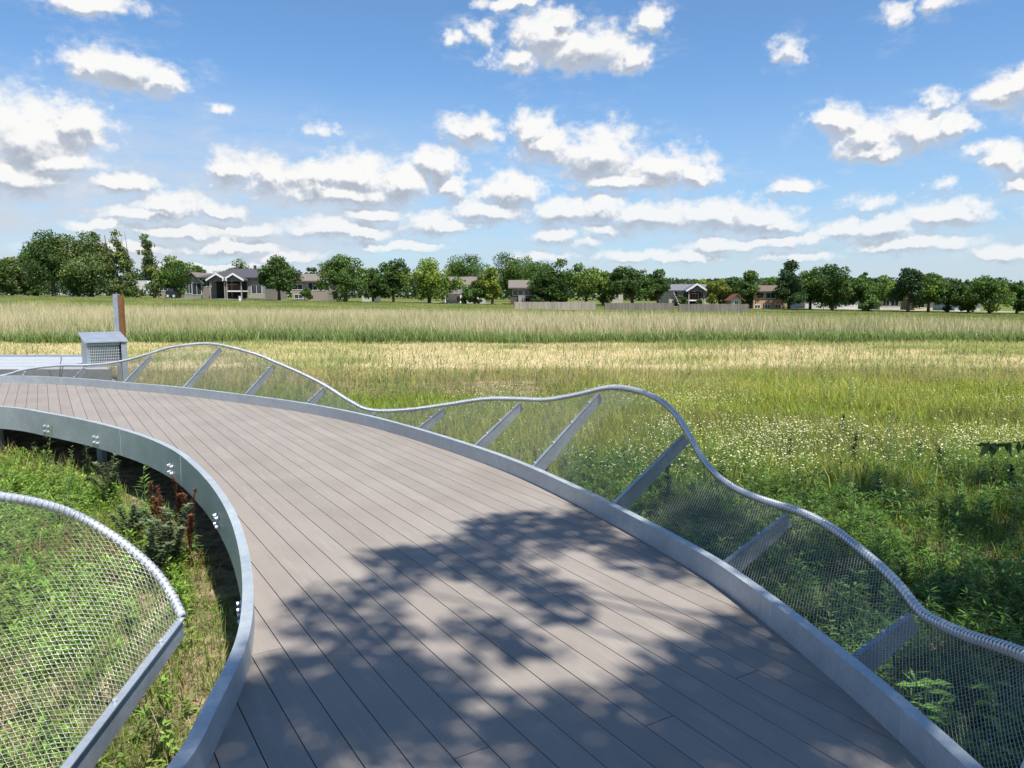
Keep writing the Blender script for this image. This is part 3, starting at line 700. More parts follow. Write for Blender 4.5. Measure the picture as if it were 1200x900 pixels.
def leafy(name, x, y, h, nl, ll, lw, col, m=LEAF, z=None, lab=None, cat='weeds', droop=.3, kind='stuff', parent=None, ringed=None):
    """upright stems carrying lance-shaped leaves; all plants of the call in one mesh"""
    n = len(x); z = terrain(x, y) if z is None else z
    pid = np.repeat(np.arange(n), nl); N = len(pid); f = RNG.uniform(.12, 1.0, N)
    lx = RNG.uniform(-.16, .16, n)*h; ly = RNG.uniform(-.16, .16, n)*h
    base = np.stack([x[pid]+lx[pid]*f**1.5, y[pid]+ly[pid]*f**1.5, z[pid]+h[pid]*f], 1)
    th = RNG.uniform(0, 2*math.pi, N); L = ll[pid]*(1.15-.65*f)*RNG.uniform(.7, 1.2, N); up = RNG.uniform(.05, .9, N)
    d = np.stack([np.cos(th), np.sin(th), up], 1); d /= np.linalg.norm(d, axis=1)[:, None]
    s = np.stack([-np.sin(th), np.cos(th), 0*th], 1); W = (lw[pid]*RNG.uniform(.7, 1.2, N))[:, None]/2
    m1 = base+d*(L*.45)[:, None]; tip = base+d*L[:, None]; tip[:, 2] -= L*droop*(1.2-f)
    V = [base, m1-s*W, m1+s*W, tip]
    V = np.stack(V, 1).reshape(-1, 3); k = np.arange(N)[:, None]*4; F = np.stack([k+[0,1,2], k+[1,3,2]], 1).reshape(-1, 3)
    c = jit(np.asarray(col)[pid] if np.ndim(col) == 2 else col, N, .2); C = np.repeat(c, 4, axis=0)
    # stems as thin three-sided spikes
    b = np.stack([x, y, z-.03], 1); t = np.stack([x+lx, y+ly, z+h], 1); r = .0035+.003*h
    o3 = [np.stack([np.cos(a)*r, np.sin(a)*r, 0*r], 1) for a in (0, 2.1, 4.2)]
    VS = np.stack([b+o3[0], b+o3[1], b+o3[2], t], 1).reshape(-1, 3); kk = len(V)+np.arange(n)[:, None]*4
    FS = np.stack([kk+[0,1,3], kk+[1,2,3], kk+[2,0,3]], 1).reshape(-1, 3)
    CS = np.tile(np.array([[.09,.12,.035]]), (len(VS), 1))
    o = np_mesh(name, np.vstack([V, VS]), np.vstack([F, FS]), m, np.vstack([C, CS]), parent=parent)
    if parent is None: tag(o, lab, cat, kind=kind)
    return o
def scatter_weeds():
    # inside of the curve, lower left
    n = 11000; x = RNG.uniform(-9.8, -1.1, n); y = RNG.uniform(1.4, 9.6, n); k = keep_off(x, y)
    dI = np.min(np.hypot(x[:, None]-IC[None, ::5, 0], y[:, None]-IC[None, ::5, 1]), axis=1); c = fnoise(x, y, .8, 50)
    k &= (dI > .22) & (RNG.random(n) < np.clip((c-.34)*4, .10, 1)) & ~((dI < .60) & (y < 5.2) & (RNG.random(n) < .8)); x, y = x[k], y[k]; n = len(x); 
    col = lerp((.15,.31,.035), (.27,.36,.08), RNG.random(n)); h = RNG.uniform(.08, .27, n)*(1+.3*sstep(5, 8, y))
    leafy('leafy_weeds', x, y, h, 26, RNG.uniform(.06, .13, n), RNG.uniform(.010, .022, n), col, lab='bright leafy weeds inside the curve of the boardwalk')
    # reddish dead sorrel patches there
    n = 260; a = RNG.normal(0, 1, (n, 2)); x = -3.25+a[:, 0]*.55; y = 6.2+a[:, 1]*.35; k = keep_off(x, y); x, y = x[k], y[k]; n = len(x)
    leafy('brown_weeds', x, y, RNG.uniform(.08, .22, n), 26, RNG.uniform(.03, .06, n), RNG.uniform(.006, .012, n), jit((.20,.085,.04), n), lab='reddish brown withered weeds beside the inner fascia')
    # growth on the right, leaf colour darkened to imitate its shade
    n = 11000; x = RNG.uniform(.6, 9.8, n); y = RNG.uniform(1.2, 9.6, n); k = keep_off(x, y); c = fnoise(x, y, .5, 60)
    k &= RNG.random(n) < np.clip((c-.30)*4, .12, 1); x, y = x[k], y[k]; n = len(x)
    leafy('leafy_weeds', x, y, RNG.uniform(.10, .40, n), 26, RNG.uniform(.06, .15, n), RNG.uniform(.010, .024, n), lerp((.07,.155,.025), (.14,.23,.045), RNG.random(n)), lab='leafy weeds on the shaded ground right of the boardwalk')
    # taller stalks through the meadow
    n = 2200; x, y = wedge(n, 6.5, 21, .85, 70, 1.5); k = keep_off(x, y) & outside_platform(x, y) & (RNG.random(n) < np.clip((fnoise(x, y, .33, 61)-.35)*5, .15, 1)); x, y = x[k], y[k]; n = len(x)
    leafy('meadow_stalks', x, y, RNG.uniform(.25, .62, n), 44, RNG.uniform(.06, .13, n), RNG.uniform(.008, .016, n), lerp((.13,.21,.06), (.21,.27,.11), RNG.random(n)), lab='leafy stalks scattered through the flowering meadow')
    n = 1500; x, y = wedge(n, 19, 34, .80, 72, 1.5); k = (fnoise(x, y, .16, 62) > .47) & outside_platform(x, y); x, y = x[k], y[k]; n = len(x)
    leafy('meadow_stalks', x, y, RNG.uniform(.25, .65, n), 30, RNG.uniform(.07, .14, n), RNG.uniform(.012, .024, n), lerp((.10,.15,.06), (.16,.19,.09), RNG.random(n)), lab='dull green stalks standing in the dry grass belt')
scatter_weeds()

def flowers():
    n = 170000; x, y = wedge(n, 5.6, 17.5, .86, 31, 1.5); x = x+0; c = fnoise(x, y*1.7, .34, 33)
    dens = np.clip((c-.42)*4.5, .03, 1)*np.clip((fnoise(x, y, 1.1, 34)-.30)*4, .2, 1)*sstep(7.6, 9.4, y)*sstep(17.5, 12, y)*(.12+.88*sstep(-1.0, 2, x-(-.1*y)))*((x > -.5) | (y > 11.5))
    k = keep_off(x, y) & (RNG.random(n) < dens) & outside_platform(x, y); x, y = x[k], y[k]; n = len(x)
    z = terrain(x, y)+RNG.uniform(.20, .46, n); r = RNG.uniform(.006, .012, n)
    nx = RNG.normal(0, .25, n); ny = RNG.normal(-.12, .25, n)
    P = np.stack([x, y, z], 1); ring = []
    for q in range(6):
        a = q*math.pi/3; dx = np.cos(a)*r; dy = np.sin(a)*r; ring.append(P+np.stack([dx, dy, -(dx*nx+dy*ny)], 1))
    V = np.stack(ring, 1).reshape(-1, 3); k = np.arange(n)[:, None]*6
    F = np.stack([k+[0,1,2], k+[0,2,3], k+[0,3,4], k+[0,4,5]], 1).reshape(-1, 3)
    col = jit(lerp((.44,.46,.22), (.62,.61,.40), RNG.random(n)), n, .06)
    # stalks
    b = P.copy(); b[:, 2] = terrain(x, y); s = .0022
    VS = np.stack([b+[-s, 0, 0], b+[s, 0, 0], P-[0, 0, .004]], 1).reshape(-1, 3); kk = len(V)+np.arange(n)[:, None]*3
    o = np_mesh('white_wildflowers', np.vstack([V, VS]), np.vstack([F, kk+[0,1,2]]), FLOWER, np.vstack([np.repeat(col, 6, 0), np.tile([[.16,.24,.06]], (len(VS), 1))]))
    tag(o, 'small cream white wildflowers covering the meadow beyond the railing', 'wildflowers', kind='stuff')
flowers()
def litter():
    n = 26000; x, y = wedge(n, 1.2, 7.5, .95, 91, 1.2); k = keep_off(x, y); x, y = x[k], y[k]; n = len(x)
    th = RNG.uniform(0, 6.283, n); L = RNG.uniform(.03, .14, n); z = terrain(x, y)+RNG.uniform(.004, .03, n); P = np.stack([x, y, z], 1)
    d = np.stack([np.cos(th), np.sin(th), RNG.normal(0, .12, n)], 1)*L[:, None]; s_ = np.stack([-np.sin(th), np.cos(th), 0*th], 1)*.0022
    V = np.stack([P-s_, P+s_, P+d+s_*.4, P+d-s_*.4], 1).reshape(-1, 3)
    o = np_mesh('dead_stems', V, np.arange(4*n).reshape(-1, 4), GRASS, np.repeat(jit((.48,.38,.23), n, .25), 4, 0)); tag(o, 'dead straw and stems lying on the soil near the boardwalk', 'litter', kind='stuff')
litter()

# individual weeds one can point at
def weed(u, vtop, depth, kind, label, spread=1.0, group=None, off=None):
    x, y, ztop = at_y(u, vtop-(14 if kind == 'upright' and u > 700 else 0), depth); zb = tz(x, y); h = max(.15, ztop-zb)
    root = empty('weed', (x, y, zb), label, 'weed', group)
    mb = MB(); ns = {'dock': 3, 'upright': 1, 'lance': 1, 'bush': 7, 'broad': 3}[kind]; rg = random.Random(int(u*7+vtop))
    V = []; F = []; C = []; k = 0
    for s in range(ns):
        ax = rg.uniform(-.16, .16)*spread*h*(ns > 1); ay = rg.uniform(-.12, .12)*spread*h*(ns > 1); hs = h*(1 if s == 0 else rg.uniform(.6, .95))
        if kind == 'bush': ax *= 1.8; ay *= 1.8
        pts = [(ax*f*f, ay*f*f, hs*f) for f in (0, .35, .7, 1)]; mb.tube([(p[0], p[1], p[2]-.0) for p in pts], [.006, .005, .004, .002], 5)
        N = {'dock': 300, 'upright': 110, 'lance': 46, 'bush': 200, 'broad': 9}[kind]
        for _ in range(N):
            f = rg.uniform(.08, 1); 
            p = np.array([ax*f*f, ay*f*f, hs*f]); th = rg.uniform(0, 6.283)
            if kind == 'dock':
                if f > .42: L, W, up, c = rg.uniform(.015, .045), .015, .8, (.24,.10,.05)
                else: 
                    if rg.random() < .9: continue
                    L, W, up, c = rg.uniform(.10, .18), .03, .5, (.10,.17,.045)
            elif kind == 'upright': L, W, up, c = rg.uniform(.05, .13)*(1.25-.7*f), .022, .7, (.045,.075,.03)
            elif kind == 'lance': L, W, up, c = rg.uniform(.09, .17)*(1.25-.6*f), .020, .6, (.15,.26,.045)
            elif kind == 'bush': L, W, up, c = rg.uniform(.03, .07), .022, .6, (.17,.21,.11)
            else: L, W, up, c = rg.uniform(.09, .14), .055, .25, (.14,.27,.04)
            d = np.array([math.cos(th), math.sin(th), up]); d /= np.linalg.norm(d); sd = np.array([-math.sin(th), math.cos(th), 0])*W/2
            m1 = p+d*L*.45; tp = p+d*L-np.array([0, 0, L*.25])
            V += [p, m1-sd, m1+sd, tp]; F += [(k, k+1, k+2), (k+1, k+3, k+2)]; k += 4
            j = rg.uniform(.7, 1.3); C += [tuple(q*j for q in c)]*4
    mb.build('stem', STEM if kind != 'dock' else plain('dock_stem', (.20,.09,.04), .8), root)
    np_mesh('seed_heads' if kind == 'dock' else 'foliage', V, F, LEAF, C, parent=root)
W_ = [(176,566,6.9,'dock','rusty dock at the middle of the fascia, leftmost of the brown ones'),
      (219,574,6.0,'dock','rusty dock touching the curve of the fascia, rightmost of the brown ones'),
      (52,528,8.6,'lance','lush pointed leaf weed at the left under the fascia'),
      (150,590,6.3,'bush','pale bushy weed between the rim pipe and the brown docks'),
      (846,560,8.3,'upright','dark slim weed beyond the steep dip of the rim pipe'),
      (1040,545,9.0,'lance','pointed leaf weed in the middle of the shaded edge at right'),
      (1186,560,8.2,'upright','tall dark weed nearest the right edge of the picture'),
      (630,522,7.2,'dock','small rusty red dock standing beyond the kerb beside the tallest railing plate'),
      (66,418,14.8,'dock','rusty red dock poking up behind the outer kerb near the cage box'),
      (207,556,6.9,'dock','tallest rusty brown dock against the inner fascia'),
      (192,572,6.2,'dock','shorter brown dock just left of the tallest one by the inner fascia'),
      (101,522,8.2,'upright','grey green weed before the dark gap under the fascia, left of the pair'),
      (128,536,7.7,'bush','pale dry weed with sparse leaves, right of the pair below the inner fascia'),
      (168,548,7.2,'lance','bright green weed with long pointed leaves under the fascia bolts'),
      (200,590,5.7,'bush','broad greyish bushy weed below the brown docks'),
      (180,606,5.5,'bush','low grey leaved weed left of the bushy one below the docks'),
      (783,560,7.4,'upright','dark upright weed seen through the net left of the dark railing plate'),
      (926,528,9.3,'upright','dark tall weed at the edge of the shade just above the rim pipe'),
      (945,540,8.9,'lance','pointed leaf weed right of the dark tall weed above the rim pipe'),
      (970,556,8.6,'lance','clump of pointed leaves in the shade right of the rim'),
      (1003,520,9.8,'upright','thin upright weed among the white flowers right of centre'),
      (1078,534,9.5,'upright','tall dark weed where flowers meet the shade, left of the pair at right'),
      (1102,538,9.3,'upright','tall dark weed where flowers meet the shade, right of the pair at right'),
      (1150,586,7.8,'lance','leafy weed in the shade near the right edge'),
      (875,548,9.6,'upright','slim weed standing behind the dip of the rim pipe'),
      (988,500,11.5,'upright','grey green stalk in the middle of the white flowers'),
      (1085,792,3.4,'broad','broad leaved seedling lit green below the net at lower right'),
      (1172,778,3.5,'broad','broad leaved seedling beside the right edge below the net')]
for w in W_: weed(*w)

# ------------------------------------------------------------------ trees
def crown_mesh(cx, cz, rx, ry, rz, n, leaf, col, seed, lean=(0, 0), clumps=24, spindly=False, conifer=False):
    rg = np.random.default_rng(seed); CC = []; RR = []
    if spindly:
        clumps = 64
        for i in range(clumps):
            t = rg.uniform(-1, 1); ww = rx*(.16+.50*(1-((t+1)/2))**.7)
            CC.append([rg.normal(0, .55)*ww, rg.normal(0, .6)*ww, t*rz]); RR.append(rg.uniform(.35, .75)*(1.15-.4*(t+1)/2))
    for i in range(clumps if not spindly else 0):
        v = rg.normal(size=3); v /= np.linalg.norm(v); rr = rg.uniform(.15, .95)
        c = v*rr*np.array([rx, ry, rz]); f = (c[2]+rz)/(2*rz)
        if conifer: c[:2] *= 1.35*(1.05-f)
        else: c[:2] *= (.80+.35*math.sin(math.pi*min(1, f+.12))); c[0] += .14*rx*math.sin(seed+3.1*f)
        CC.append(c); RR.append(rg.uniform(.13, .40)*min(rx, rz))
    CC = np.array(CC); RR = np.array(RR); pr = RR**2/(RR**2).sum(); pid = rg.choice(clumps, n, p=pr)
    v = rg.normal(size=(n, 3)); v /= np.linalg.norm(v, axis=1)[:, None]; rad = RR[pid]*rg.uniform(.3, 1.22, n)**.7
    P = CC[pid]+v*rad[:, None]*np.array([1.15, 1.15, .85]); f = (P[:, 2]+rz)/(2*rz)
    P[:, 0] += cx+lean[0]*f; P[:, 1] += lean[1]*f; P[:, 2] += cz
    nrm = v*.6+rg.normal(0, .7, (n, 3)); nrm /= np.linalg.norm(nrm, axis=1)[:, None]
    a = np.cross(nrm, rg.normal(size=(n, 3))); a /= np.linalg.norm(a, axis=1)[:, None]; b = np.cross(nrm, a)
    s = leaf*rg.uniform(.6, 1.3, n); V = np.stack([P-a*s[:, None], P-b*s[:, None]*.55, P+a*s[:, None], P+b*s[:, None]*.55], 1).reshape(-1, 3)
    cv = rg.uniform(.72, 1.35, clumps)
    C = np.clip(np.array(col)[None]*cv[pid][:, None]*(1+rg.normal(0, .15, (n, 1))), .003, 1)
    warm = (rg.random(clumps) < .3)[pid]; C[warm] *= (1.25, 1.08, .8)
    return V, np.arange(n*4).reshape(-1, 4), np.repeat(C, 4, 0), CC
def tree(u, w, vtop, D, kind, label, lean=0.0, vbase=None):
    x = (u-600)/900*D/math.cos(PITCH)*1.0; x = at_y(u, 345, D)[0]; zb = tz(x, D)
    top = at_y(u, vtop, D)[2]; h = top-zb; wd = w/900*D*1.22
    cols = dict(dark=(.055,.105,.026), mid=(.085,.15,.034), light=(.14,.21,.042), willow=(.11,.155,.052), pine=(.040,.078,.032), yellow=(.17,.21,.04))
    col = cols[kind]; seed = int(u*13+vtop)
    root = empty('tree', (x, D, zb), label, 'tree', 'trees along the houses')
    low = .05 if u % 3 else .12
    rz = h*(1-low)/2; cz = h*low+rz; L = lean/900*D
    n = int(5000+ wd*h*95)*(1 if not (kind == 'willow' and w < 26) else .42); n = int(n); V, F, C, CC = crown_mesh(0, cz, wd/2, wd/2*.95, rz, n, .19, col, seed, (L, 0), clumps=int(24+wd*5), spindly=(kind == 'willow' and w < 26), conifer=(kind == 'pine'))
    np_mesh('crown', V, F, CROWN, C, parent=root)
    mb = MB(); tr = .05*wd*.5+.12; mb.tube([(0,0,-.3),(L*.06,0,h*.15),(L*.3,0,h*.4),(L*.75,0,h*.8)], [tr, tr*.8, tr*.6, tr*.15], 8)
    for c in CC[::3]:
        s = (L*.2, 0, h*(.18+.2*random.random())); e = (c[0]+L*.5, c[1], c[2]+cz); mb.tube([s, ((s[0]+e[0])/2, (s[1]+e[1])/2, (s[2]+e[2])/2-.1), e], [tr*.4, tr*.28, tr*.1], 5)
    mb.build('trunk', BARK, root)
TREES = [ # u, width, top, depth, kind, label
 (-14,46,296,118,'mid','big tree cut off by the left edge of the picture',0),
 (14,30,298,120,'willow','dull green tree second from the left edge',0),
 (32,34,293,124,'mid','tree left of the tall dark pyramid shaped tree on the left',0),
 (63,54,273,116,'dark','tall dark pyramid shaped tree on the left',0),
 (108,58,273,114,'willow','broad windswept willow leaning left, left of the spindly ones',-16),
 (140,20,274,115,'willow','leftmost of the three spindly leaning trees on the left',-26),
 (160,20,272,115,'willow','middle one of the three spindly leaning trees on the left',-22),
 (181,22,276,115,'willow','rightmost of the three spindly leaning trees on the left',-8),
 (92,24,318,112,'dark','low dark tree between the pyramid shaped tree and the willow',0),
 (207,34,301,116,'mid','round green tree in front of the tan roof on the left',0),
 (233,18,310,160,'mid','small crown showing behind the green gabled cottage',0),
 (277,38,307,170,'mid','crown rising behind the dark roofed house',0),
 (303,24,312,165,'mid','crown behind the right end of the dark roofed house',0),
 (327,38,299,112,'dark','dark green tree right of the dark roofed house',0),
 (365,20,312,165,'dark','small crown behind the tan roof left of centre',0),
 (405,50,299,113,'mid','broad tree right of the first tan roofed house',0),
 (437,24,310,118,'dark','narrow dark tree between the broad one and the taller dark one',0),
 (461,30,301,116,'dark','upright dark tree left of the bright spreading one',0),
 (503,46,304,112,'light','bright spreading tree with a visible trunk left of centre',0),
 (540,46,299,165,'mid','distant crowns above the white house',0),
 (556,22,330,111,'mid','low bush like tree in front of the white house',0),
 (577,28,312,112,'yellow','yellowish green tree right of the white house',0),
 (603,50,296,165,'mid','high distant crown above the brown house left of centre',0),
 (632,36,305,150,'mid','crown behind the roof of the brown house',0),
 (652,46,305,115,'dark','wide dark tree behind the pale fence',0),
 (687,40,305,118,'light','light green tree behind the pale fence',0),
 (709,24,318,120,'mid','small tree at the right end of the pale fence',0),
 (741,42,309,116,'dark','large dark tree behind the grey fence',0),
 (771,28,315,119,'dark','tree touching the right side of the large dark one behind the grey fence',0),
 (825,20,323,165,'light','light distant crown above the grey roofed house',0),
 (843,26,326,118,'yellow','yellowish tree right of the grey roofed house',0),
 (858,22,323,140,'dark','dark crown behind the yellowish tree',0),
 (878,28,320,117,'dark','dark tree left of the orange brick house',0),
 (906,22,324,165,'mid','crown showing above the orange brick house',0),
 (925,36,306,113,'pine','tall dark tree right of the orange brick house',0),
 (950,34,312,116,'mid','tree between the tall dark one and its round neighbour',0),
 (976,40,311,113,'dark','round dark tree over the white house on the right',0),
 (1013,44,327,112,'mid','low spreading tree right of the round dark one',0),
 (1012,14,319,160,'mid','thin crown far behind the low spreading tree',0),
 (1037,26,323,122,'light','light green tree left of the tall conifer',0),
 (1065,34,312,109,'pine','tall dark conifer at right',0),
 (1089,34,317,112,'mid','tree directly right of the tall conifer',0),
 (1112,26,327,112,'dark','small dark tree right of the conifer pair',0),
 (1136,24,334,114,'mid','low tree left of the wide one near the right edge',0),
 (1161,48,323,109,'mid','wide tree near the right edge',0),
 (1193,24,331,110,'dark','dark tree at the right edge of the picture',0),
 (1222,40,325,110,'mid','tree just beyond the right edge of the picture',0)]
for (u, w, vt, D, k, lab, ln) in TREES: tree(u, w, vt, D, k, lab, ln)
def bushes():
    L = [(150,18,336,113,'dark bush under the spindly trees'),(357,16,337,112,'round bush before the tan house left of centre'),(38,26,335,113,'long low bush at the far left'),
         (545,14,342,112,'small bush before the white house'),(630,14,345,108,'bush by the brown house wall'),(1022,20,350,108,'rounded light green bush on the lawn at right'),(660,16,342,116,'bush behind the pale fence'),(820,10,348,116,'bush beside the grey roofed house'),(800,14,345,117,'bush before the porch of the grey roofed house')]
    for (u, w, vt, D, lab) in L:
        x = at_y(u, 345, D)[0]; zb = tz(x, D); h = at_y(u, vt, D)[2]-zb; h = max(h, .8); wd = w/900*D
        root = empty('bush', (x, D, zb), lab, 'bush', 'bushes by the houses')
        V, F, C, _ = crown_mesh(0, h*.5, wd/2, wd/2, h*.55, 1600, .16, (.07,.125,.03), int(u), clumps=14)
        np_mesh('foliage', V, F, CROWN, C, parent=root); MB().tube([(0,0,-.1),(0,0,h*.5)], .06, 6).build('stem', BARK, root)
bushes()
def far_woods():
    rg = np.random.default_rng(5); n = 60000; x = rg.uniform(-260, 260, n); y = rg.uniform(215, 235, n)
    ht = 4.5+3.5*fnoise(x, y*0, .05, 90); z = terrain(x, y)+rg.uniform(0, 1, n)**.7*ht
    P = np.stack([x, y, z], 1); a = rg.normal(size=(n, 3)); a /= np.linalg.norm(a, axis=1)[:, None]; b = np.cross(a, rg.normal(size=(n, 3))); b /= np.linalg.norm(b, axis=1)[:, None]
    s = .55; V = np.stack([P-a*s, P-b*s*.6, P+a*s, P+b*s*.6], 1).reshape(-1, 3); C = jit((.06,.10,.035), n, .2)
    o = np_mesh('distant_woods', V, np.arange(n*4).reshape(-1, 4), CROWN, np.repeat(C, 4, 0)); tag(o, 'low distant woods showing in the gaps behind the houses', 'woods', kind='stuff')
far_woods()

# ------------------------------------------------------------------ the shade tree behind the camera on the right
def shade_tree():
    cx, cy, cz, h = 7.95, -1.95, 9.5, 12.5
    root = empty('shade_tree', (8.6, -2.4, tz(8.6, -2.4)), 'tree behind the photographer that throws the dappled shade', 'tree')
    rg = np.random.default_rng(21); CC = []; RR = []
    for i in range(600):
        a = rg.uniform(0, 2*math.pi); r = math.sqrt(rg.uniform(0, 1)); q = 6.25*r**1.0*(1+.07*math.sin(3*a+1)+.05*math.sin(7*a)+rg.normal(0, .02))*(1+.35*max(0, math.cos(a-.35)))
        zz = cz+rg.uniform(-1, 1)*2.4*math.sqrt(max(0.02, 1-r*r*.93))
        # keep what is higher in the same shadow: move along the sun ray
        k = (zz-cz)/SUND.z
        CC.append((cx+math.cos(a)*q+SUND.x*k, cy+math.sin(a)*q+SUND.y*k, zz)); RR.append(rg.uniform(.13, .38)*(1.15 if r < .6 else 1))
    CC = np.array(CC)-np.array(root.location); RR = np.array(RR); n = 92000; pid = rg.choice(len(RR), n, p=RR**2/(RR**2).sum())
    v = rg.normal(size=(n, 3)); v /= np.linalg.norm(v, axis=1)[:, None]; P = CC[pid]+v*(RR[pid]*rg.uniform(.1, 1.1, n)**.6)[:, None]*np.array([1.2, 1.2, .6])
    nr = rg.normal(0, .5, (n, 3)); nr[:, 2] += 1; nr /= np.linalg.norm(nr, axis=1)[:, None]; a = np.cross(nr, rg.normal(size=(n, 3))); a /= np.linalg.norm(a, axis=1)[:, None]; b = np.cross(nr, a)
    s = rg.uniform(.040, .075, n)[:, None]; V = np.stack([P-a*s, P-b*s*.55, P+a*s, P+b*s*.55], 1).reshape(-1, 3)
    np_mesh('crown', V, np.arange(4*n).reshape(-1, 4), CROWN, np.repeat(jit((.07,.13,.03), n), 4, 0), parent=root)
    mb = MB(); mb.tube([(0,0,-.3),(.05,0,2.5),(-.1,.1,5.2),(-.4,.5,8.5)], [.28,.22,.18,.10], 12)
    for c in CC[::5]:
        s0 = Vector((-.1, .1, 5.6+random.random()*2.2)); e = Vector(c); mid = (s0+e)/2+Vector((0, 0, .25)); mb.tube([s0, mid, e], [.05, .03, .010], 6)
    mb.build('trunk', BARK, root, smooth=True)
shade_tree()
def hanging_twig():
    root = empty('leafy_branch', at_y(1196, 520, 4.6), 'dark leafy twig hanging in at the right edge above the flowers', 'branch')
    mb = MB(); mb.tube([(.55,-.1,.10),(.25,0,.04),(-.10,0,.0),(-.18,0,-.01)], [.006,.005,.003,.002], 6); mb.build('twig', BARK, root)
    V = []; F = []; k = 0; rg = random.Random(2)
    for q in range(22):
        x = rg.choice((-.17, -.14, -.09, -.03, 0, .05, .12, .2, .3, .4))+rg.uniform(-.02, .02); z = rg.uniform(-.01, .02)
        d = Vector((rg.uniform(-.9, .5), rg.uniform(-.6, .6), rg.uniform(-1, -.1))).normalized(); s = Vector((.6, rg.uniform(-.6, .6), rg.uniform(-.6, .2))).normalized(); L = rg.uniform(.07, .12); p = Vector((x, 0, z))
        V += [p, p+d*L*.45-s*.022, p+d*L*.45+s*.022, p+d*L]; F += [(k,k+1,k+2),(k+1,k+3,k+2)]; k += 4
    np_mesh('leaves', V, F, LEAF, [(.06,.11,.03)]*len(V), parent=root)
hanging_twig()

# ------------------------------------------------------------------ houses
def siding(name, c, w=.14):
    def f(T, bs):
        P = coords(T); sp = T.new('ShaderNodeSeparateXYZ'); T.put(sp.inputs[0], P); fr = T.m('FRACT', T.m('DIVIDE', sp.outputs[2], w)); n = T.noise(P, 2, 4, .6)
        T.put(bs.inputs['Base Color'], T.mix(n, tuple(x*.88 for x in c), tuple(min(1, x*1.1) for x in c))); bs.inputs['Roughness'].default_value = .8; bump(T, bs, fr, .5, .015)
    return mat(name, f)
def shingle(name, c):
    def f(T, bs):
        P = coords(T); br = T.new('ShaderNodeTexBrick'); T.put(br.inputs['Vector'], P); br.inputs['Scale'].default_value = 3.0
        br.inputs['Color1'].default_value = (*[x*.8 for x in c], 1); br.inputs['Color2'].default_value = (*[x*1.2 for x in c], 1); br.inputs['Mortar'].default_value = (*[x*.55 for x in c], 1)
        n = T.noise(P, 1.2, 5, .6); T.put(bs.inputs['Base Color'], T.mix(T.m('MULTIPLY', n, .4), br.outputs[0], tuple(x*1.3 for x in c))); bs.inputs['Roughness'].default_value = .9
    return mat(name, f)
GLASS = plain('window_glass', (.035,.045,.055), .12, .3, 2, spec=.6)
TRIM = plain('white_trim', (.72,.71,.68), .6, .06)
DARK = plain('dark_opening', (.03,.028,.027), .8, .3)
WOODD = plain('dark_wood', (.085,.055,.04), .8, .3)
def window(root, x, y, z, w, h, trim=TRIM, mull=True):
    fr = MB(); t = .07; fr.box(x-w/2-t, x+w/2+t, y-.05, y-.005, z-t, z).box(x-w/2-t, x+w/2+t, y-.05, y-.005, z+h, z+h+t)
    fr.box(x-w/2-t, x-w/2, y-.05, y-.005, z, z+h).box(x+w/2, x+w/2+t, y-.05, y-.005, z, z+h)
    if mull: fr.box(x-.025, x+.025, y-.045, y-.006, z, z+h)
    o = fr.build('window', trim, root); MB().box(x-w/2, x+w/2, y-.028, y-.008, z, z+h).build('pane', GLASS, o); return o
def house(u0, u1, vridge, veave, D, wallm, roofm, label, wins=(), hip=False, porch=None, deck=None, depth=9, group='houses beyond the lawn', vb=None, gable_front=False, cat='house'):
    xa = at_y(u0, 345, D)[0]; xb = at_y(u1, 345, D)[0]; xc = (xa+xb)/2; W = xb-xa; zb = tz(xc, D); ze = at_y(xc, veave, D)[2]-zb; zr = at_y(xc, vridge, D)[2]-zb
    root = empty('house', (xc, D, zb), label, cat, group)
    hw = W/2; px = W/((u1-u0))
    if gable_front:
        MB().prism([(-hw, -1), (hw, -1), (hw, ze), (0, zr-.12), (-hw, ze)], 0, depth).build('wall', wallm, root)
        t = .16; sl = (zr-ze)/hw; o = .45
        MB().prism([(-hw-o, ze-sl*o), (0, zr), (hw+o, ze-sl*o), (hw+o, ze-sl*o+t), (0, zr+t), (-hw-o, ze-sl*o+t)], -.5, depth+.4).build('roof', roofm, root)
    else:
        MB().box(-hw, hw, 0, depth, -1.2, ze).build('wall', wallm, root)
        o = .5; rd = min(depth/2, hw*.8) if hip else 0; xr = hw+o-rd if hip else hw+.3
        x0 = hw+(o if hip else .3)
        v = [(-x0, -o, ze-.05), (x0, -o, ze-.05), (x0, depth+o, ze-.05), (-x0, depth+o, ze-.05), (-xr, depth/2, zr), (xr, depth/2, zr)]
        v2 = [(-x0, -o, ze+.12), (x0, -o, ze+.12), (x0, depth+o, ze+.12), (-x0, depth+o, ze+.12)]
        MB().add(v[:4]+v2+v[4:], [(0,3,2,1),(0,1,5,4),(1,2,6,5),(2,3,7,6),(3,0,4,7),(4,5,9,8),(5,6,9),(6,7,8,9),(7,4,8)]).build('roof', roofm, root)
    top = max([z+h for _, z, _, h in wins]+[0])+.25; k = min(1.0, ze/top)
    for (wu, z, w, h) in wins:
        z *= k; h *= k; w *= .4+.6*k
        window(root, (wu-u0)/(u1-u0)*W-hw, 0, z, w, h)
    rf = [o for o in root.children if o.name.startswith('roof')][0]
    if not gable_front and W > 3.5: MB().box(hw*.30, hw*.30+.35, depth*.5, depth*.5+.4, zr-.5, zr+.55).build('chimney', WOODD, rf)
    return root, W, hw, ze, zr, xc, zb
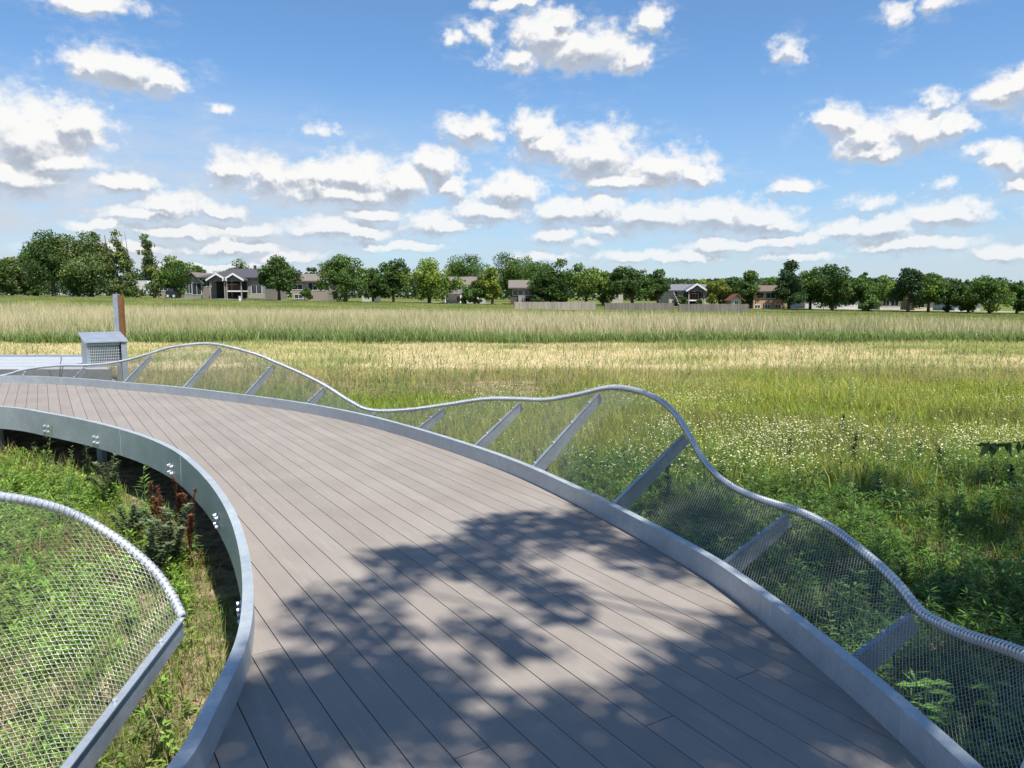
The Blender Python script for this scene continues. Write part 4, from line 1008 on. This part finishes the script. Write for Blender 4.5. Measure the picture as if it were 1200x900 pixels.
def gable_porch(root, x, w, ze, zr, roofm, zfloor, screen=DARK, rail=True, y0=-2.6):
    postm = plain('porch_post', (.30,.27,.24), .7)
    pr = MB(); t = .22; s = (zr-ze)/(w/2)
    pr.prism([(x-w/2-.35, ze-s*.35), (x, zr), (x+w/2+.35, ze-s*.35), (x+w/2+.35, ze-s*.35+t), (x, zr+t), (x-w/2-.35, ze-s*.35+t)], y0-.3, .5)
    g = pr.build('porch_roof', roofm, root)
    tr = MB(); tr.prism([(x-w/2-.40, ze-s*.40), (x, zr), (x+w/2+.40, ze-s*.40), (x+w/2+.40, ze-s*.40+t+.06), (x, zr+t+.06), (x-w/2-.40, ze-s*.40+t+.06)], y0-.42, y0-.31)
    tr.build('barge_board', TRIM, g)
    MB().prism([(x-w/2, ze-.25), (x+w/2, ze-.25), (x, zr-.05)], y0-.05, y0).build('gable_panel', plain('gable_grey', (.12,.11,.11), .8), root)
    MB().box(x-w/2+.1, x+w/2-.1, -.03, -.01, .2, ze-.1).build('screen', screen, root)
    for sx in (-1, 1):
        MB().box(x+sx*(w/2-.10)-.08, x+sx*(w/2-.10)+.08, y0-.05, y0+.11, 0, ze-.1).build('post', postm, root)
    if zfloor > .3:
        MB().box(x-w/2, x+w/2, y0, 0, zfloor-.2, zfloor).build('deck_floor', TRIM, root)
        r = MB(); r.box(x-w/2, x+w/2, y0-.02, y0+.04, zfloor+.9, zfloor+1.0)
        for k in range(int(w/.25)): xx = x-w/2+.12+k*.25; r.box(xx-.02, xx+.02, y0-.01, y0+.03, zfloor, zfloor+.9)
        r.build('railing', WOODD, root)
TAN = siding('tan_siding', (.30,.26,.21)); GREYT = siding('grey_tan_siding', (.24,.21,.185)); WHITE = siding('white_siding', (.50,.50,.47)); BROWN = siding('brown_siding', (.10,.078,.062)); CREAM = siding('cream_siding', (.47,.44,.36))
GREEN = siding('grey_green_siding', (.26,.28,.26))
def brick(T, bs):
    P = coords(T); br = T.new('ShaderNodeTexBrick'); T.put(br.inputs['Vector'], T.v('MULTIPLY', P, (1, 1, 1))); br.inputs['Scale'].default_value = 4; mp = T.new('ShaderNodeMapping'); T.put(mp.inputs[0], P); mp.inputs['Rotation'].default_value = (R(90), 0, 0); T.put(br.inputs['Vector'], mp.outputs[0])
    br.inputs['Color1'].default_value = (.46,.24,.12, 1); br.inputs['Color2'].default_value = (.56,.32,.17, 1); br.inputs['Mortar'].default_value = (.42,.34,.26, 1); T.put(bs.inputs['Base Color'], br.outputs[0]); bs.inputs['Roughness'].default_value = .85
BRICK = mat('orange_brick', brick)
CHAR = shingle('charcoal_shingle', (.065,.062,.072)); TAUPE = shingle('taupe_shingle', (.17,.145,.12)); GREYS = shingle('grey_shingle', (.15,.155,.17)); BRNS = shingle('brown_shingle', (.14,.105,.08))

house(182, 213, 314, 327, 124, TAN, TAUPE, 'tan house with brown roof behind the spindly trees', wins=((192,1.2,1.2,1.2),), depth=8)
house(216, 237, 320, 330, 122, GREEN, TAUPE, 'small grey green gabled cottage left of the dark roofed house', wins=((222,.8,.8,1.4),(231,.6,1.4,1.8)), gable_front=True, depth=7)
r_, W, hw, ze, zr, xc, zb = house(236, 311, 313.5, 326, 122, GREYT, CHAR, 'dark roofed house with two white edged gable porches', wins=((243,2.0,1.4,1.1),(301,.9,1.6,1.3)), hip=True, depth=11)
for gu, fl in ((262.5, 0), (281.5, 1.35)):
    gable_porch(r_, (gu-236)/75*W-hw, 2.45, 2.75+.25, 3.75, CHAR, fl)
    gx = (gu-236)/75*W-hw
MB().box(hw*.45, hw*.98, -.03, -.005, .1, .8).build('stone_base', plain('stone_base', (.34,.30,.25), .9, .3, 3), r_)
house(342, 384, 320, 330, 119, TAN, TAUPE, 'tan house with tan roof between two trees left of centre', wins=((349,2.0,1.6,.9),(367,1.9,1.6,1.3),(376,1.9,1.0,1.3),(350,.4,1.4,.7)), depth=9)
house(424, 437, 332, 339, 124, WHITE, GREYS, 'pale blue white gable glimpsed between trees left of centre', wins=((430,1.0,.8,.9),), gable_front=True, depth=7)
r_, W, hw, ze, zr, xc, zb = house(520, 567, 323.5, 334.5, 119, WHITE, TAUPE, 'white two storey house with brown roof and balcony near centre', wins=((537,2.6,1.1,1.2),(549,2.4,1.2,1.3),(560,2.4,1.1,1.2),(540,.3,1.6,1.3),(555,.3,1.2,1.3)), depth=9)
k = ze/4.0
MB().box(-hw*.9, -hw*.1, -1.8, -.02, 2.0*k, 2.15*k).build('balcony', WOODD, r_)
b = MB()
for q in range(14): b.box(-hw*.9+q*hw*.8/13-.03, -hw*.9+q*hw*.8/13+.03, -1.8, -1.74, 2.15*k, 2.9*k)
b.box(-hw*.9, -hw*.1, -1.82, -1.72, 2.9*k, 3.0*k).build('railing', TRIM, r_)
for x in (-hw*.88, -hw*.12): MB().box(x-.07, x+.07, -1.75, -1.6, 0, 2.0*k).build('post', TRIM, r_)
r_, W, hw, ze, zr, xc, zb = house(598, 640, 327.5, 338, 116, BROWN, TAUPE, 'dark brown house with taupe roof behind the pale fence', wins=((607,2.0,1.8,1.1),(619,2.0,1.2,1.2),(632,1.9,1.5,1.2)), depth=9)
k = ze/4.0
MB().box(-hw*.2, hw*1.0, -2.2, -.02, 1.7*k, 1.85*k).build('deck_floor', WOODD, r_)
MB().box(-hw*.55, -hw*.15, -.9, -.02, .2, 2.3*k).build('bay', plain('grey_bay', (.33,.32,.31), .7), r_)
house(712, 730, 330, 336, 124, CREAM, TAUPE, 'cream house end glimpsed between trees above the fences', wins=((721,1.2,1.1,1.1),), depth=8)
r_, W, hw, ze, zr, xc, zb = house(784, 836, 332.5, 341, 122, CREAM, GREYS, 'cream house with grey roof, white gable and dark screened porch', wins=((822,1.5,1.0,1.3),(831,1.5,.9,1.3)), depth=10)
gable_porch(r_, (811.5-784)/52*W-hw, 2.5, 2.55, 3.35, GREYS, 1.1)
MB().box(-hw*.72, -hw*.22, -1.6, -.03, -.2, 2.35).build('screened_bay', DARK, r_)
s = MB(); 
for k in range(8): s.box(-hw*.95+k*.13, -hw*.95+k*.13+.16, -2.6, -1.7, 2.1-k*.27, 2.2-k*.27)
s.build('stairs', TRIM, r_)
house(857, 869, 345.5, 350.5, 114, CREAM, plain('red_metal_roof', (.17,.06,.05), .8), 'small garden shed with red roof behind the grey fence', wins=((863,.5,.5,.6),), gable_front=True, depth=3, group=None, cat='shed')
house(883, 921, 334, 342, 116, BRICK, BRNS, 'orange brick house with brown roof at right', wins=((891,2.1,1.1,1.0),(903,2.1,1.6,1.0),(914,2.1,1.1,1.0),(888,.1,.9,.6),(900,.1,.9,.7),(912,.1,.9,.7)), depth=9)
house(944, 972, 337, 345, 122, WHITE, GREYS, 'white house in shade behind the round dark tree', wins=((952,.9,1.0,1.1),(964,.9,1.0,1.1)), depth=8)
house(982, 1006, 341, 348, 121, WHITE, TAUPE, 'second white house, right of the round dark tree', wins=((989,.7,1.0,1.1),(998,.7,1.0,1.1)), depth=8)
house(1032, 1056, 342, 350, 120, CREAM, TAUPE, 'beige house left of the tall conifer', wins=((1039,.7,1.0,1.0),(1049,.7,1.2,1.0)), depth=8)
house(1073, 1094, 345, 351, 120, plain('pale_yellow_wall', (.46,.42,.26), .8), TAUPE, 'pale yellow house right of the tall conifer', wins=((1080,.5,.9,1.0),), depth=8)
house(1120, 1150, 344, 352, 124, WHITE, TAUPE, 'low white house behind the trees near the right edge', wins=((1128,.5,1.2,1.0),(1142,.5,1.2,1.0)), depth=8)

# fences
def fence(u0, u1, D, vtop, m, label, jag=.03, D2=None):
    D2 = D2 or D
    xa = at_y(u0, 345, D)[0]; xb = at_y(u1, 345, D2)[0]; x = (xa+xb)/2; y = (D+D2)/2; L = math.hypot(xb-xa, D2-D); zb = tz(x, y); h = at_y((u0+u1)/2, vtop, y)[2]-zb
    root = empty('fence', (x, y, zb), label, 'fence', None, rz=math.atan2(D2-D, xb-xa))
    b = MB(); n = int(L/.15); rg = random.Random(int(u0))
    for k in range(n):
        xx = -L/2+k*.15; hh = h+rg.uniform(-jag, jag); b.box(xx+.005, xx+.145, 0, .02, -.4, hh)
    b.build('boards', m, root)
    for z in (.2, h-.3): MB().box(-L/2, L/2, .022, .06, z, z+.09).build('rail', m, root)
    for k in range(int(L/2.4)+1): MB().box(-L/2+k*2.4-.05, -L/2+k*2.4+.05, .062, .16, -.4, h+.05).build('post', m, root)
def fmat(name, c):
    def f(T, bs):
        P = coords(T); sp = T.new('ShaderNodeSeparateXYZ'); T.put(sp.inputs[0], P); wn = T.new('ShaderNodeTexWhiteNoise', noise_dimensions='1D'); T.put(wn.inputs['W'], T.m('FLOOR', T.m('DIVIDE', sp.outputs[0], .15)))
        n = T.noise(P, 1.2, 4, .6); T.put(bs.inputs['Base Color'], T.mix(T.m('ADD', T.m('MULTIPLY', wn.outputs[0], .5), T.m('MULTIPLY', n, .5)), tuple(x*.6 for x in c), tuple(x*1.35 for x in c))); bs.inputs['Roughness'].default_value = .9
    return mat(name, f)
PALE = fmat('pale_fence_wood', (.36,.31,.25)); GREYW = fmat('weathered_fence_wood', (.20,.175,.15))
fence(603, 699, 92, 353.8, PALE, 'pale new looking board fence in front of the brown house')
fence(709, 790, 94, 355, GREYW, 'weathered grey board fence, left of the grey roofed house')
fence(796, 879, 93, 356.3, GREYW, 'weathered board fence in front of the grey roofed house')

# vehicles
def vehicle(u0, u1, D, label, cat, m, prof, name='parked_car'):
    xa = at_y(u0, 345, D)[0]; xb = at_y(u1, 345, D)[0]; L = xb-xa; x = (xa+xb)/2; zb = tz(x, D); root = empty(name, (x, D, zb), label, cat)
    MB().prism([(px_*L-L/2, pz) for px_, pz in prof], 0, 1.8).build('body', m, root)
    for wx in (.2, .8):
        for yy in (-.02, 1.62):
            w = MB().tube([(wx*L-L/2, yy, .36), (wx*L-L/2, yy+.2, .36)], .36, 16).build('wheel', plain('tyre', (.02,.02,.02), .8), root)
            MB().tube([(wx*L-L/2, yy-.01, .36), (wx*L-L/2, yy+.0, .36)], .2, 12).build('rim', PIPE, w)
    return root, L
WP = plain('white_paint', (.75,.75,.74), .3, .04)
r_, L = vehicle(80, 101, 116, 'white pickup truck parked under the willow', 'truck', WP, [(.0,.4),(.0,1.05),(.42,1.1),(.46,1.75),(.68,1.8),(.78,1.15),(1.0,1.05),(1.0,.4)])
MB().prism([(-.02*L,1.15),(0,1.65),(.17*L,1.68),(.24*L,1.15)], -.01, -.004).build('window', GLASS, r_)
r_, L = vehicle(194, 206, 114, 'dark car parked under the round green tree', 'car', plain('dark_paint', (.02,.025,.03), .25), [(.0,.35),(.0,.95),(.2,1.0),(.32,1.45),(.7,1.45),(.84,1.0),(1.0,.9),(1.0,.35)])
MB().prism([(-.15*L,1.0),(-.11*L,1.35),(.16*L,1.35),(.26*L,1.0)], -.01, -.004).build('window', GLASS, r_)
xa, yb, _ = at_y(142, 345, 119)[0], 119, 0; xb = at_y(174, 345, 119)[0]; L = xb-xa
tr = empty('camping_trailer', ((xa+xb)/2, 119, tz(xa, 119)), 'long white camping trailer behind the leaning trees', 'trailer')
MB().prism([(-L/2,.5),(-L/2,2.2),(-L/2+.4,2.55),(L/2-.3,2.55),(L/2,2.0),(L/2,.5)], 0, 2.3).build('body', plain('trailer_white', (.60,.66,.70), .35, .05), tr)
MB().box(-.3, .4, -.03, -.005, 1.2, 1.8).build('window', GLASS, tr); MB().box(.9, 1.5, -.03, -.005, .6, 2.2).build('door', TRIM, tr)
for x in (-.4, .5): MB().tube([(x,-.02,.35),(x,.18,.35)], .35, 16).build('wheel', plain('tyre', (.02,.02,.02), .8), tr)

# lawn markers
for (u, v, D, lab) in ((281,345,104,'small white marker on the lawn before the dark roofed house'),):
    x, y, z = at_y(u, v, D); o = MB().box(-.12, .12, -.1, .1, 0, .55).box(-.16, .16, -.14, .14, .551, .62).build('marker_box', WP); o.location = (x, y, tz(x, y)); tag(o, lab, 'marker')
